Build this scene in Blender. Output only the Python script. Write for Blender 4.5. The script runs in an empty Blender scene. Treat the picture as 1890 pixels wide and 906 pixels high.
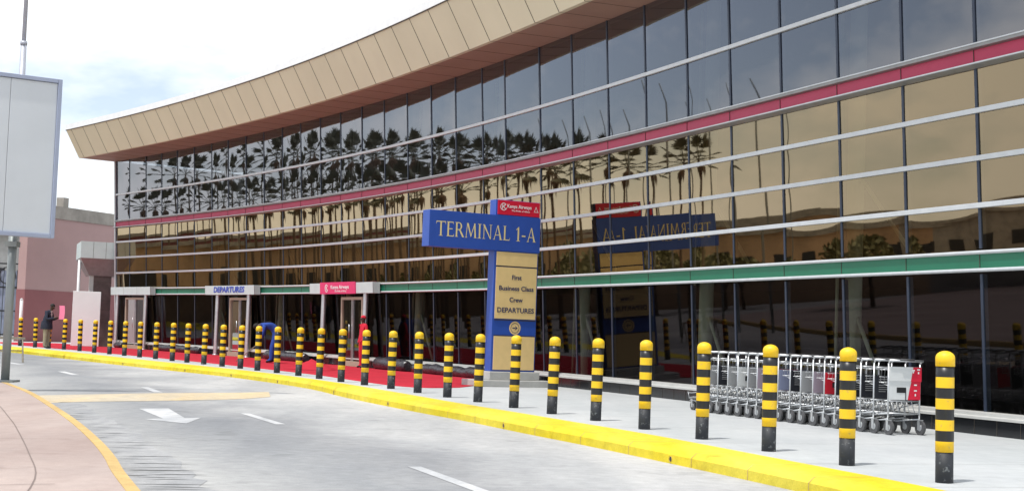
import bpy, bmesh, math, random
from mathutils import Vector, Matrix, noise
random.seed(7)
SC = bpy.context.scene
C = SC.collection
PI = math.pi

# ------------------------------------------------------------------ camera
PITCH, ROLL, FPX = 0.06046, 0.03497, 2700.0
CAMZ = 1.2154
cd = bpy.data.cameras.new('camera'); cam = bpy.data.objects.new('camera', cd); C.objects.link(cam)
_F = Vector((0, math.cos(PITCH), math.sin(PITCH)))
_U0 = Vector((0, -math.sin(PITCH), math.cos(PITCH))); _R0 = Vector((1, 0, 0))
_R = math.cos(ROLL)*_R0 + math.sin(ROLL)*_U0
_U = -math.sin(ROLL)*_R0 + math.cos(ROLL)*_U0
m = Matrix(((_R.x, _U.x, -_F.x, 0), (_R.y, _U.y, -_F.y, 0), (_R.z, _U.z, -_F.z, CAMZ), (0, 0, 0, 1)))
cam.matrix_world = m
cd.sensor_width = 36.0; cd.sensor_fit = 'HORIZONTAL'; cd.lens = FPX/1890*36
cd.clip_start = 0.1; cd.clip_end = 4000
SC.camera = cam

# ------------------------------------------------------------------ world, sun, exposure
SUN_EL, SUN_AZ = math.radians(68), math.radians(-137)   # azimuth of the sun seen from above, from +y towards +x
SKY_STRENGTH = 0.13
CLOUD_LUM = 9.6
w = bpy.data.worlds.new('World'); SC.world = w; w.use_nodes = True
nt = w.node_tree; nt.nodes.clear()
out = nt.nodes.new('ShaderNodeOutputWorld'); bg = nt.nodes.new('ShaderNodeBackground')
sky = nt.nodes.new('ShaderNodeTexSky'); sky.sky_type = 'NISHITA'; sky.sun_disc = False
sky.sun_elevation = SUN_EL; sky.sun_rotation = SUN_AZ; sky.altitude = 1600; sky.dust_density = 1.6
tc = nt.nodes.new('ShaderNodeTexCoord'); mp = nt.nodes.new('ShaderNodeMapping')
mp.inputs['Scale'].default_value = (1.0, 1.0, 2.6)
nz = nt.nodes.new('ShaderNodeTexNoise'); nz.inputs['Scale'].default_value = 3.4; nz.inputs['Detail'].default_value = 6
nz.inputs['Roughness'].default_value = 0.55
cr = nt.nodes.new('ShaderNodeValToRGB'); cr.color_ramp.elements[0].position = 0.40; cr.color_ramp.elements[1].position = 0.58; cr.color_ramp.elements[0].color = (.30, .30, .30, 1)
mx = nt.nodes.new('ShaderNodeMix'); mx.data_type = 'RGBA'
mx.inputs[7].default_value = (CLOUD_LUM*.97, CLOUD_LUM*.99, CLOUD_LUM, 1)
nt.links.new(tc.outputs['Generated'], mp.inputs['Vector']); nt.links.new(mp.outputs[0], nz.inputs['Vector'])
nt.links.new(nz.outputs['Fac'], cr.inputs['Fac']); nt.links.new(cr.outputs['Color'], mx.inputs[0])
nt.links.new(sky.outputs['Color'], mx.inputs[6]); nt.links.new(mx.outputs[2], bg.inputs['Color'])
bg.inputs['Strength'].default_value = SKY_STRENGTH
nt.links.new(bg.outputs[0], out.inputs['Surface'])
sl = bpy.data.lights.new('sun', 'SUN'); sl.energy = 3.0; sl.angle = math.radians(1.4); sl.color = (1.0, .965, .91)
so = bpy.data.objects.new('sun', sl); C.objects.link(so)
sd = Vector((math.sin(SUN_AZ)*math.cos(SUN_EL), math.cos(SUN_AZ)*math.cos(SUN_EL), math.sin(SUN_EL)))
so.rotation_euler = sd.to_track_quat('Z', 'Y').to_euler(); so.location = (-10, 10, 40)
SC.view_settings.view_transform = 'Standard'; SC.view_settings.look = 'None'
SC.view_settings.exposure = 0.24; SC.view_settings.gamma = 1.0
SC.render.engine = 'CYCLES'
SC.cycles.max_bounces = 8; SC.cycles.transparent_max_bounces = 12; SC.cycles.caustics_reflective = False

# ------------------------------------------------------------------ materials
def nodes(name):
    mt = bpy.data.materials.new(name); mt.use_nodes = True; n = mt.node_tree
    return mt, n, n.nodes['Principled BSDF']
def mat(name, col, rough=.6, metal=0., var=0., vscale=3., bump=0., bscale=40., col2=None, spec=None, coat=0.):
    mt, n, b = nodes(name)
    b.inputs['Roughness'].default_value = rough; b.inputs['Metallic'].default_value = metal
    if spec is not None: b.inputs['Specular IOR Level'].default_value = spec
    if coat: b.inputs['Coat Weight'].default_value = coat; b.inputs['Coat Roughness'].default_value = .15
    t = n.nodes.new('ShaderNodeTexCoord')
    if var or col2:
        z = n.nodes.new('ShaderNodeTexNoise'); z.inputs['Scale'].default_value = vscale; z.inputs['Detail'].default_value = 7
        z.inputs['Roughness'].default_value = .62
        n.links.new(t.outputs['Object'], z.inputs['Vector'])
        r = n.nodes.new('ShaderNodeValToRGB'); r.color_ramp.elements[0].position = .32; r.color_ramp.elements[1].position = .68
        c2 = col2 or tuple(c*(1-var) for c in col)
        r.color_ramp.elements[0].color = (*c2, 1); r.color_ramp.elements[1].color = (*col, 1)
        n.links.new(z.outputs['Fac'], r.inputs['Fac']); n.links.new(r.outputs['Color'], b.inputs['Base Color'])
    else: b.inputs['Base Color'].default_value = (*col, 1)
    if bump:
        z2 = n.nodes.new('ShaderNodeTexNoise'); z2.inputs['Scale'].default_value = bscale; z2.inputs['Detail'].default_value = 4
        n.links.new(t.outputs['Object'], z2.inputs['Vector'])
        bp = n.nodes.new('ShaderNodeBump'); bp.inputs['Strength'].default_value = bump; bp.inputs['Distance'].default_value = .02
        n.links.new(z2.outputs['Fac'], bp.inputs['Height']); n.links.new(bp.outputs[0], b.inputs['Normal'])
    return mt
M = {}
M['steel'] = mat('brushed_steel', (.62, .64, .66), .35, .75, .15, 6)
M['rail'] = mat('white_aluminium', (.62, .65, .68), .4, .15, .12, 5)
M['grey_alu'] = mat('grey_aluminium', (.30, .30, .30), .45, .35, .2, 5)
M['mullion'] = mat('dark_blue_aluminium', (.035, .05, .085), .4, .3, .2, 4)
M['pink'] = mat('crimson_panel', (.50, .018, .085), .4, 0, .10, 1.5)
M['green'] = mat('green_panel', (.012, .17, .095), .42, 0, .15, 1.5)
M['tan'] = mat('tan_cladding', (.70, .64, .475), .45, .0, .09, .45)
M['seam'] = mat('dark_seam', (.06, .05, .04), .8)
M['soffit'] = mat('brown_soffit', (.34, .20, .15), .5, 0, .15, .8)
M['pale_panel'] = mat('pale_grey_panel', (.56, .66, .66), .5, 0, .1, 1.5)
M['white'] = mat('white_paint', (.80, .81, .82), .5, 0, .08, 3)
M['sill'] = mat('pale_sill', (.55, .55, .53), .4, 0, .12, 4)
M['granite'] = mat('black_granite', (.018, .02, .024), .18, 0, .5, 30)
M['yellow'] = mat('yellow_paint', (.90, .57, .012), .38, 0, .10, 8, bump=.05, bscale=30)
def worn(name, col, scuff, rough):
    mt, n, b_ = nodes(name); b_.inputs['Roughness'].default_value = rough
    gi = n.nodes.new('ShaderNodeObjectInfo'); t = n.nodes.new('ShaderNodeTexCoord'); ad = n.nodes.new('ShaderNodeVectorMath'); ad.operation = 'MULTIPLY_ADD'
    ad.inputs[1].default_value = (1, 1, 1); n.links.new(t.outputs['Object'], ad.inputs[0])
    cb = n.nodes.new('ShaderNodeCombineXYZ'); ml = n.nodes.new('ShaderNodeMath'); ml.operation = 'MULTIPLY'; ml.inputs[1].default_value = 40
    n.links.new(gi.outputs['Random'], ml.inputs[0]); n.links.new(ml.outputs[0], cb.inputs[0]); n.links.new(cb.outputs[0], ad.inputs[2])
    def rn(sc, a, c, ca, cc):
        z = n.nodes.new('ShaderNodeTexNoise'); z.inputs['Scale'].default_value = sc; z.inputs['Detail'].default_value = 6; n.links.new(ad.outputs[0], z.inputs['Vector'])
        r = n.nodes.new('ShaderNodeValToRGB'); r.color_ramp.elements[0].position = a; r.color_ramp.elements[1].position = c; r.color_ramp.elements[0].color = (*ca, 1); r.color_ramp.elements[1].color = (*cc, 1)
        n.links.new(z.outputs['Fac'], r.inputs['Fac']); return r.outputs['Color']
    a = rn(5, .3, .7, tuple(c*.86 for c in col), col); f = rn(22, .60, .68, (0, 0, 0), (1, 1, 1))
    x = n.nodes.new('ShaderNodeMix'); x.data_type = 'RGBA'; n.links.new(f, x.inputs[0]); n.links.new(a, x.inputs[6]); x.inputs[7].default_value = (*scuff, 1)
    n.links.new(x.outputs[2], b_.inputs['Base Color']); return mt
M['yellow'] = worn('worn_yellow_paint', (.90, .57, .012), (.62, .42, .06), .5)
M['black'] = mat('black_paint', (.014, .015, .018), .38, 0, .3, 10)
M['sleeve'] = worn('worn_black_sleeve', (.022, .025, .031), (.13, .14, .145), .6)
M['rubber'] = mat('grey_rubber', (.10, .10, .105), .7, 0, .4, 30)
M['blue'] = mat('sign_blue', (.03, .09, .42), .42, 0, .10, 4)
M['sign_tan'] = mat('sign_tan', (.84, .61, .27), .5, 0, .08, 5)
M['sign_red'] = mat('sign_red', (.70, .012, .045), .45, 0, .08, 5)
M['sign_pink'] = mat('sign_pink', (.72, .03, .16), .45, 0, .08, 5)
M['letter_gold'] = mat('pale_gold_lettering', (.80, .66, .30), .45)
M['letter_navy'] = mat('navy_lettering', (.03, .035, .10), .6)
M['letter_white'] = mat('white_lettering', (.85, .85, .85), .5)
M['letter_blue'] = mat('blue_lettering', (.03, .07, .45), .5)
M['carpet'] = mat('red_carpet', (.50, .03, .05), .95, 0, .18, 1.2, bump=.3, bscale=5, spec=.1)
M['plastic'] = mat('black_plastic_sheet', (.018, .018, .022), .25, 0, 0, 7, col2=(.055, .055, .065), bump=1.0, bscale=14)
M['conc'] = mat('pale_concrete', (.50, .50, .48), .85, 0, .2, 3, bump=.2)
M['old_conc'] = mat('weathered_concrete', (.40, .37, .33), .9, 0, .4, 1.0, bump=.3)
M['rose'] = mat('rose_render', (.45, .30, .29), .9, 0, .14, .35)
M['maroon'] = mat('maroon_render', (.30, .12, .125), .9, 0, .2, .5)
M['stone'] = mat('brown_tile', (.14, .095, .09), .5, 0, .5, 3.0)
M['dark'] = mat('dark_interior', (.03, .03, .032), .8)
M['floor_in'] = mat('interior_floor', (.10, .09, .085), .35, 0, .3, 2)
M['col_in'] = mat('pale_green_column', (.62, .66, .54), .55, 0, .1, 2)
M['beige'] = mat('beige_door_frame', (.42, .36, .27), .45, .1)
M['board'] = mat('billboard_grey_sheet', (.62, .66, .70), .55, .05, .10, .7)
M['board_edge'] = mat('billboard_edge', (.36, .41, .54), .5, .1, .15, 2)
M['pole'] = mat('galvanised_pole', (.30, .33, .33), .5, .35, .2, 3)
M['mast'] = mat('pale_mast', (.46, .48, .54), .5, .3, .1, 2)
M['trunk'] = mat('palm_bark', (.16, .11, .075), .95, 0, .45, 6, bump=.6, bscale=12)
M['frond'] = mat('palm_frond', (.11, .11, .07), .6, 0, .45, 3)
M['leaf'] = mat('dark_leaf', (.15, .15, .06), .65, 0, .5, 1.5)
M['brown_wall'] = mat('brown_facade', (.56, .38, .24), .9, 0, .4, .3)
M['wood'] = mat('weathered_timber', (.33, .29, .23), .85, 0, .3, 8)
M['skin'] = mat('dark_skin', (.055, .03, .02), .55)
M['navy_cloth'] = mat('navy_cloth', (.022, .028, .055), .9, 0, .3, 6)
M['khaki_cloth'] = mat('khaki_cloth', (.33, .29, .22), .9, 0, .2, 6)
M['blue_cloth'] = mat('royal_blue_cloth', (.02, .07, .36), .9, 0, .25, 6)
M['red_cloth'] = mat('red_cloth', (.62, .012, .04), .9, 0, .2, 6)
M['shirt'] = mat('pale_shirt', (.6, .55, .6), .9)
M['hair'] = mat('black_hair', (.012, .011, .01), .8)
M['pink_paper'] = mat('pink_paper', (.85, .22, .38), .8)

def ramp_noise(n, coord, scale, p0, p1, c0, c1, detail=6, rough=.6, dist=0.):
    z = n.nodes.new('ShaderNodeTexNoise'); z.inputs['Scale'].default_value = scale; z.inputs['Detail'].default_value = detail
    z.inputs['Roughness'].default_value = rough; z.inputs['Distortion'].default_value = dist
    n.links.new(coord, z.inputs['Vector'])
    r = n.nodes.new('ShaderNodeValToRGB'); r.color_ramp.elements[0].position = p0; r.color_ramp.elements[1].position = p1
    r.color_ramp.elements[0].color = (*c0, 1); r.color_ramp.elements[1].color = (*c1, 1)
    n.links.new(z.outputs['Fac'], r.inputs['Fac']); return r.outputs['Color']
def mixc(n, kind, a, b, fac=1.):
    x = n.nodes.new('ShaderNodeMix'); x.data_type = 'RGBA'; x.blend_type = kind
    for s, v in ((0, fac), (6, a), (7, b)):
        if hasattr(v, 'links'): n.links.new(v, x.inputs[s])
        else: x.inputs[s].default_value = v if s == 0 else (*v, 1)
    return x.outputs[2]
def ground_mat(name, ca, cb, patch_scale, streak_rot, grain=.12, rough=.85, stain=None, cracks=0., lanes=False):
    mt, n, b = nodes(name); b.inputs['Roughness'].default_value = rough; b.inputs['Specular IOR Level'].default_value = .25
    t = n.nodes.new('ShaderNodeTexCoord')
    mpn = n.nodes.new('ShaderNodeMapping'); mpn.inputs['Rotation'].default_value = (0, 0, streak_rot); mpn.inputs['Scale'].default_value = (1, .16, 1)
    n.links.new(t.outputs['Object'], mpn.inputs['Vector'])
    c = ramp_noise(n, mpn.outputs[0], patch_scale, .35, .66, ca, cb)
    c = mixc(n, 'MULTIPLY', c, ramp_noise(n, t.outputs['Object'], .35, .3, .7, (.82, .83, .85), (1, 1, 1)))
    c = mixc(n, 'MULTIPLY', c, ramp_noise(n, t.outputs['Object'], 6, .3, .7, (1-grain,)*3, (1, 1, 1)))
    c = mixc(n, 'MULTIPLY', c, ramp_noise(n, t.outputs['Object'], 60, .25, .75, (1-grain,)*3, (1, 1, 1), 3))
    if stain: c = mixc(n, 'MULTIPLY', c, ramp_noise(n, t.outputs['Object'], 1.3, .60, .74, (1, 1, 1), stain))
    if lanes:      # traffic has darkened the wheel tracks; the strip by the new kerb is fresh
        d = n.nodes.new('ShaderNodeVectorMath'); d.operation = 'DOT_PRODUCT'; d.inputs[1].default_value = (.1, .042, 0); n.links.new(t.outputs['Object'], d.inputs[0])
        nz_ = n.nodes.new('ShaderNodeTexNoise'); nz_.inputs['Scale'].default_value = .35; nz_.inputs['Detail'].default_value = 6; n.links.new(t.outputs['Object'], nz_.inputs['Vector'])
        ad_ = n.nodes.new('ShaderNodeMath'); ad_.operation = 'MULTIPLY_ADD'; ad_.inputs[1].default_value = .28; n.links.new(nz_.outputs['Fac'], ad_.inputs[0]); n.links.new(d.outputs['Value'], ad_.inputs[2])
        r = n.nodes.new('ShaderNodeValToRGB'); e = r.color_ramp.elements; e[0].position = .34; e[0].color = (.95, .95, .93, 1); e[1].position = .92; e[1].color = (1, 1, 1, 1)
        for ps_, cl_ in ((.46, (.72, .73, .74)), (.57, (.56, .58, .61)), (.68, (.66, .67, .69)), (.80, (.90, .91, .92))):
            k_ = e.new(ps_); k_.color = (*cl_, 1)
        n.links.new(ad_.outputs[0], r.inputs['Fac']); c = mixc(n, 'MULTIPLY', c, r.outputs['Color'])
    if cracks:
        v = n.nodes.new('ShaderNodeTexVoronoi'); v.feature = 'DISTANCE_TO_EDGE'; v.inputs['Scale'].default_value = cracks
        wv = n.nodes.new('ShaderNodeTexNoise'); wv.inputs['Scale'].default_value = 2.0; wv.inputs['Detail'].default_value = 5
        n.links.new(t.outputs['Object'], wv.inputs['Vector'])
        ad = n.nodes.new('ShaderNodeMix'); ad.data_type = 'RGBA'; ad.blend_type = 'ADD'; ad.inputs[0].default_value = .6
        n.links.new(t.outputs['Object'], ad.inputs[6]); n.links.new(wv.outputs['Color'], ad.inputs[7])
        n.links.new(ad.outputs[2], v.inputs['Vector'])
        r = n.nodes.new('ShaderNodeValToRGB'); r.color_ramp.elements[0].position = .002; r.color_ramp.elements[1].position = .008
        r.color_ramp.elements[0].color = (.55, .55, .55, 1)
        n.links.new(v.outputs['Distance'], r.inputs['Fac']); c = mixc(n, 'MULTIPLY', c, r.outputs['Color'])
    n.links.new(c, b.inputs['Base Color'])
    z2 = n.nodes.new('ShaderNodeTexNoise'); z2.inputs['Scale'].default_value = 35; z2.inputs['Detail'].default_value = 5
    n.links.new(t.outputs['Object'], z2.inputs['Vector'])
    bp = n.nodes.new('ShaderNodeBump'); bp.inputs['Strength'].default_value = .35; bp.inputs['Distance'].default_value = .01
    n.links.new(z2.outputs['Fac'], bp.inputs['Height']); n.links.new(bp.outputs[0], b.inputs['Normal'])
    return mt
M['road'] = ground_mat('worn_road_surface', (.50, .50, .50), (.67, .66, .64), .55, .42, .20, stain=(.76, .76, .76), lanes=True)
M['pavement'] = ground_mat('new_concrete_pavement', (.52, .545, .55), (.62, .63, .63), .5, .4, .10, stain=(.86, .86, .85))
M['slab'] = ground_mat('pinkish_paving', (.41, .315, .28), (.54, .44, .395), .6, .3, .12, stain=(.75, .72, .72))
M['kerb'] = ground_mat('yellow_kerb_paint', (.88, .68, .02), (.95, .80, .10), 1.0, .4, .2, stain=(.66, .60, .48))
M['kerb_worn'] = ground_mat('worn_ochre_kerb_paint', (.66, .46, .20), (.82, .56, .22), 1.0, .4, .22, stain=(.8, .78, .75))
M['band'] = ground_mat('faded_yellow_road_paint', (.58, .53, .44), (.80, .63, .38), 1.2, 1.2, .2)
M['gutter'] = ground_mat('broken_concrete_gutter', (.40, .405, .41), (.50, .50, .50), 4, .3, .22, stain=(.65, .65, .64))
M['mark'] = ground_mat('white_road_paint', (.56, .57, .58), (.78, .78, .78), 2, .4, .2)
M['ground'] = ground_mat('pale_dirt_ground', (.34, .30, .25), (.46, .42, .36), .05, .2, .15)
M['pave_joint'] = mat('pavement_joint', (.26, .26, .26), .9)
M['crack'] = mat('dark_crack', (.13, .13, .13), .95, 0, .6, 3)

def glass(name, tint, refl, scale=1.0):
    mt = bpy.data.materials.new(name); mt.use_nodes = True; n = mt.node_tree; n.nodes.clear()
    o = n.nodes.new('ShaderNodeOutputMaterial'); tr = n.nodes.new('ShaderNodeBsdfTransparent'); tr.inputs['Color'].default_value = (*tint, 1)
    g = n.nodes.new('ShaderNodeBsdfGlossy'); g.inputs['Roughness'].default_value = .018; g.inputs['Color'].default_value = (*refl, 1)
    f = n.nodes.new('ShaderNodeFresnel'); f.inputs['IOR'].default_value = 1.75
    ml = n.nodes.new('ShaderNodeMath'); ml.operation = 'MULTIPLY_ADD'; ml.inputs[1].default_value = scale; ml.inputs[2].default_value = .05; ml.use_clamp = True
    n.links.new(f.outputs[0], ml.inputs[0])
    ms = n.nodes.new('ShaderNodeMixShader'); n.links.new(ml.outputs[0], ms.inputs[0]); n.links.new(tr.outputs[0], ms.inputs[1]); n.links.new(g.outputs[0], ms.inputs[2])
    t = n.nodes.new('ShaderNodeTexCoord'); z = n.nodes.new('ShaderNodeTexNoise'); z.inputs['Scale'].default_value = .9; z.inputs['Detail'].default_value = 1
    n.links.new(t.outputs['Object'], z.inputs['Vector'])
    bp = n.nodes.new('ShaderNodeBump'); bp.inputs['Strength'].default_value = .06; bp.inputs['Distance'].default_value = .012
    n.links.new(z.outputs['Fac'], bp.inputs['Height']); n.links.new(bp.outputs[0], g.inputs['Normal'])
    n.links.new(ms.outputs[0], o.inputs['Surface']); return mt
M['glass_up'] = glass('grey_blue_glass', (.26, .28, .30), (.92, .92, .98), 1.35)
M['glass_mid'] = glass('bronze_glass', (.34, .28, .17), (1.0, .80, .53), 1.85)
M['glass_low'] = glass('dark_ground_floor_glass', (.42, .43, .40), (.42, .38, .40), .26)
M['glass_door'] = glass('door_glass', (.25, .27, .28), (.8, .8, .8), .6)

# ------------------------------------------------------------------ mesh helpers
class MB:
    def __init__(s): s.bm = bmesh.new(); s.mats = []
    def mi(s, m_):
        if m_ not in s.mats: s.mats.append(m_)
        return s.mats.index(m_)
    def face(s, vs, m_=None, smooth=False):
        try: f = s.bm.faces.new([s.bm.verts.new(v) for v in vs])
        except ValueError: return None
        f.material_index = s.mi(m_) if m_ else 0; f.smooth = smooth; return f
    def prism(s, poly, z0, z1, m_=None):
        b = [s.bm.verts.new((p[0], p[1], z0)) for p in poly]; t = [s.bm.verts.new((p[0], p[1], z1)) for p in poly]
        k = s.mi(m_) if m_ else 0; n = len(poly); fs = [s.bm.faces.new(t), s.bm.faces.new(b[::-1])]
        for i in range(n): fs.append(s.bm.faces.new((b[i], b[(i+1) % n], t[(i+1) % n], t[i])))
        for f in fs: f.material_index = k
    def box(s, c, d, m_=None, X=None, mat4=None):
        """box centred at c, full sizes d, optional 3x3 frame X (columns = axes)"""
        k = s.mi(m_) if m_ else 0
        X = X or ((1, 0, 0), (0, 1, 0), (0, 0, 1)); ax = [Vector(a) for a in X]; c = Vector(c); v = []
        for i in (-.5, .5):
            for j in (-.5, .5):
                for l in (-.5, .5):
                    q = c + ax[0]*d[0]*i + ax[1]*d[1]*j + ax[2]*d[2]*l
                    v.append(s.bm.verts.new(q))
        for q in ((0, 1, 3, 2), (4, 6, 7, 5), (0, 4, 5, 1), (2, 3, 7, 6), (0, 2, 6, 4), (1, 5, 7, 3)):
            f = s.bm.faces.new([v[i] for i in q]); f.material_index = k
    def tube(s, pts, r, seg=8, m_=None, cap=True, smooth=True):
        """pts: list of points; r: radius or list of radii"""
        k = s.mi(m_) if m_ else 0; pts = [Vector(p) for p in pts]; n = len(pts); rs = r if isinstance(r, (list, tuple)) else [r]*n
        rings = []; ref = None
        for i, p in enumerate(pts):
            t = (pts[min(i+1, n-1)] - pts[max(i-1, 0)])
            if t.length < 1e-9: t = Vector((0, 0, 1))
            t.normalize()
            if ref is None: ref = Vector((0, 0, 1)) if abs(t.z) < .9 else Vector((1, 0, 0))
            a = t.cross(ref)
            if a.length < 1e-4: ref = Vector((0, 1, 0)) if abs(t.y) < .9 else Vector((1, 0, 0)); a = t.cross(ref)
            a.normalize(); b = t.cross(a).normalized()
            rings.append([s.bm.verts.new(p + (a*math.cos(2*PI*j/seg) + b*math.sin(2*PI*j/seg))*rs[i]) for j in range(seg)])
        for i in range(n-1):
            for j in range(seg):
                f = s.bm.faces.new((rings[i][j], rings[i][(j+1) % seg], rings[i+1][(j+1) % seg], rings[i+1][j])); f.smooth = smooth; f.material_index = k
        if cap:
            for rr in (rings[0], rings[-1][::-1]):
                f = s.bm.faces.new(rr); f.material_index = k
    def lathe(s, prof, seg=24, m_=None, c=(0, 0, 0), smooth=True, mats=None):
        """prof: (r, z) from bottom to top"""
        rings = []; c = Vector(c)
        for r, z in prof: rings.append([s.bm.verts.new(c + Vector((r*math.cos(2*PI*j/seg), r*math.sin(2*PI*j/seg), z))) for j in range(seg)])
        for i in range(len(prof)-1):
            k = s.mi(mats[i]) if mats else (s.mi(m_) if m_ else 0)
            for j in range(seg):
                f = s.bm.faces.new((rings[i][j], rings[i][(j+1) % seg], rings[i+1][(j+1) % seg], rings[i+1][j])); f.smooth = smooth; f.material_index = k
        f = s.bm.faces.new(rings[-1]); f.material_index = k; f = s.bm.faces.new(rings[0][::-1]); f.material_index = s.mi(mats[0]) if mats else k
    def grid(s, P, m_=None, smooth=True):
        k = s.mi(m_) if m_ else 0
        V = [[s.bm.verts.new(p) for p in row] for row in P]
        for i in range(len(V)-1):
            for j in range(len(V[0])-1):
                f = s.bm.faces.new((V[i][j], V[i+1][j], V[i+1][j+1], V[i][j+1])); f.smooth = smooth; f.material_index = k
    def build(s, name, m_=None, parent=None, world=False, recalc=True):
        if world and parent is not None: bmesh.ops.translate(s.bm, verts=s.bm.verts, vec=-parent.location)
        if recalc: bmesh.ops.recalc_face_normals(s.bm, faces=s.bm.faces)
        me = bpy.data.meshes.new(name); s.bm.to_mesh(me); s.bm.free()
        for x in (s.mats or [m_]): me.materials.append(M[x])
        o = bpy.data.objects.new(name, me); C.objects.link(o); o.parent = parent; return o
def bevel(o, wd=.01, seg=2):
    md = o.modifiers.new('bevel', 'BEVEL'); md.width = wd; md.segments = seg; md.limit_method = 'ANGLE'; md.angle_limit = .7; return o
def empty(name, loc=(0, 0, 0), rz=0.):
    o = bpy.data.objects.new(name, None); C.objects.link(o); o.location = loc; o.rotation_euler = (0, 0, rz); o.empty_display_size = .2; return o
def tag(o, label=None, cat=None, group=None, kind=None):
    for k, v in (('label', label), ('category', cat), ('group', group), ('kind', kind)):
        if v: o[k] = v
    return o
def copy_tree(o, parent=None):
    c = o.copy(); C.objects.link(c); c.parent = parent
    for ch in list(o.children): copy_tree(ch, c)
    return c
ORD = ['', 'first', 'second', 'third', 'fourth', 'fifth', 'sixth', 'seventh', 'eighth', 'ninth', 'tenth', 'eleventh', 'twelfth', 'thirteenth',
       'fourteenth', 'fifteenth', 'sixteenth', 'seventeenth', 'eighteenth', 'nineteenth', 'twentieth'] + \
      ['twenty-'+x for x in ('first', 'second', 'third', 'fourth', 'fifth', 'sixth', 'seventh', 'eighth', 'ninth')] + \
      ['thirtieth', 'thirty-first', 'thirty-second', 'thirty-third', 'thirty-fourth', 'thirty-fifth']

def text(name, body, size, m_, origin, ux, uz, parent=None, width=None, align='CENTER', depth=.004, shear=0., thick=0.):
    """flat lettering converted to a mesh: origin, unit direction of reading ux, unit up uz (in the parent's space)"""
    cu = bpy.data.curves.new(name, 'FONT'); cu.body = body; cu.size = size; cu.align_x = align; cu.align_y = 'CENTER'
    cu.extrude = depth/2; cu.shear = shear; cu.offset = thick; cu.resolution_u = 3
    o = bpy.data.objects.new(name+'_tmp', cu); C.objects.link(o); bpy.context.view_layer.update()
    dg = bpy.context.evaluated_depsgraph_get(); me = bpy.data.meshes.new_from_object(o.evaluated_get(dg))
    C.objects.unlink(o); bpy.data.objects.remove(o)
    me.materials.clear(); me.materials.append(M[m_]); me.name = name
    if width:
        xs = [v.co.x for v in me.vertices]; k = width/(max(xs)-min(xs))
        for v in me.vertices: v.co.x *= k
    ux = Vector(ux); uz = Vector(uz); un = ux.cross(uz)
    T = Matrix.Translation(Vector(origin)) @ Matrix((( ux.x, uz.x, un.x, 0), (ux.y, uz.y, un.y, 0), (ux.z, uz.z, un.z, 0), (0, 0, 0, 1)))
    me.transform(T); ob = bpy.data.objects.new(name, me); C.objects.link(ob); ob.parent = parent; return ob

def catmull(P, n=6):
    P = [Vector(p) for p in P]; Q = []
    for i in range(len(P)-1):
        a, b, c, d = P[max(i-1, 0)], P[i], P[i+1], P[min(i+2, len(P)-1)]
        for k in range(n):
            t = k/n; Q.append(.5*((2*b)+(c-a)*t+(2*a-5*b+4*c-d)*t*t+(-a+3*b-3*c+d)*t**3))
    Q.append(P[-1]); return Q

def join(a, b_, world=False):
    """put b_'s faces into a's mesh (surface pattern belongs to its part) and drop b_"""
    bm = bmesh.new(); bm.from_mesh(a.data); off = len(a.data.materials); n0 = len(bm.faces); bm.from_mesh(b_.data)
    bm.faces.ensure_lookup_table()
    for f in bm.faces[n0:]: f.material_index += off
    for m_ in b_.data.materials: a.data.materials.append(m_)
    bm.to_mesh(a.data); bm.free(); bpy.data.objects.remove(b_)

# ------------------------------------------------------------------ the ground, roads and pavements
ROAD_Z = -.15
def sheet(name, poly, z, m_, sub=False):
    b = MB(); b.face([(p[0], p[1], z) for p in poly], m_); o = b.build(name, m_); 
    me = o.data
    if me.polygons[0].normal.z < 0: me.flip_normals()
    tag(o, kind='structure'); return o
ground = sheet('ground', [(-900, -600), (900, -600), (900, 1500), (-900, 1500)], ROAD_Z-.012, 'ground')
# kerb line on the terminal side (inner edge of the yellow top), from near to far
KU = [(6.4, 3.0), (5.35, 7.0), (4.55, 10.0), (3.72, 12.98), (3.30, 14.32), (2.86, 15.66), (1.90, 18.6), (1.04, 20.75), (.12, 23.05), (-.88, 25.45),
      (-2.36, 29.3), (-3.86, 32.96), (-5.95, 37.3), (-7.6, 40.2), (-8.95, 42.4), (-11.9, 47.0), (-14.3, 51.0), (-16.9, 55.2), (-19.6, 59.0), (-23.5, 63.6), (-29.5, 69.5), (-40, 78)]
KW = [.75, .75, .75, .72, .72, .74, .84, .84, .80, .82, .84, .62, .66, .8, .95, 1.05, 1.15, 1.2, 1.2, 1.2, 1.2, 1.2]
ku = catmull([(a, b, c) for (a, b), c in zip(KU, KW)], 6)
kin = []; kout = []; kface = []
for i, q in enumerate(ku):
    t = (ku[min(i+1, len(ku)-1)] - ku[max(i-1, 0)]); t = Vector((t.x, t.y)).normalized(); n = Vector((-t.y, t.x))   # to the road side (left when walking away)
    p = Vector((q.x, q.y)); kin.append(p); kface.append(p + n*(q.z-.06)); kout.append(p + n*q.z)
road_poly = [(-3.0, 3), (7, 3)] 
b = MB(); b.face([(-60, -40, ROAD_Z), (60, -40, ROAD_Z), (60, 30, ROAD_Z), (20, 90, ROAD_Z), (-60, 100, ROAD_Z)], 'road')
road = b.build('road', 'road'); tag(road, kind='structure')
if road.data.polygons[0].normal.z < 0: road.data.flip_normals()
far = [(-50, 110), (60, 110), (60, -2), (8, -2)]
sheet('pavement', [tuple(p) for p in kin] + far, 0.0, 'pavement')
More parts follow.
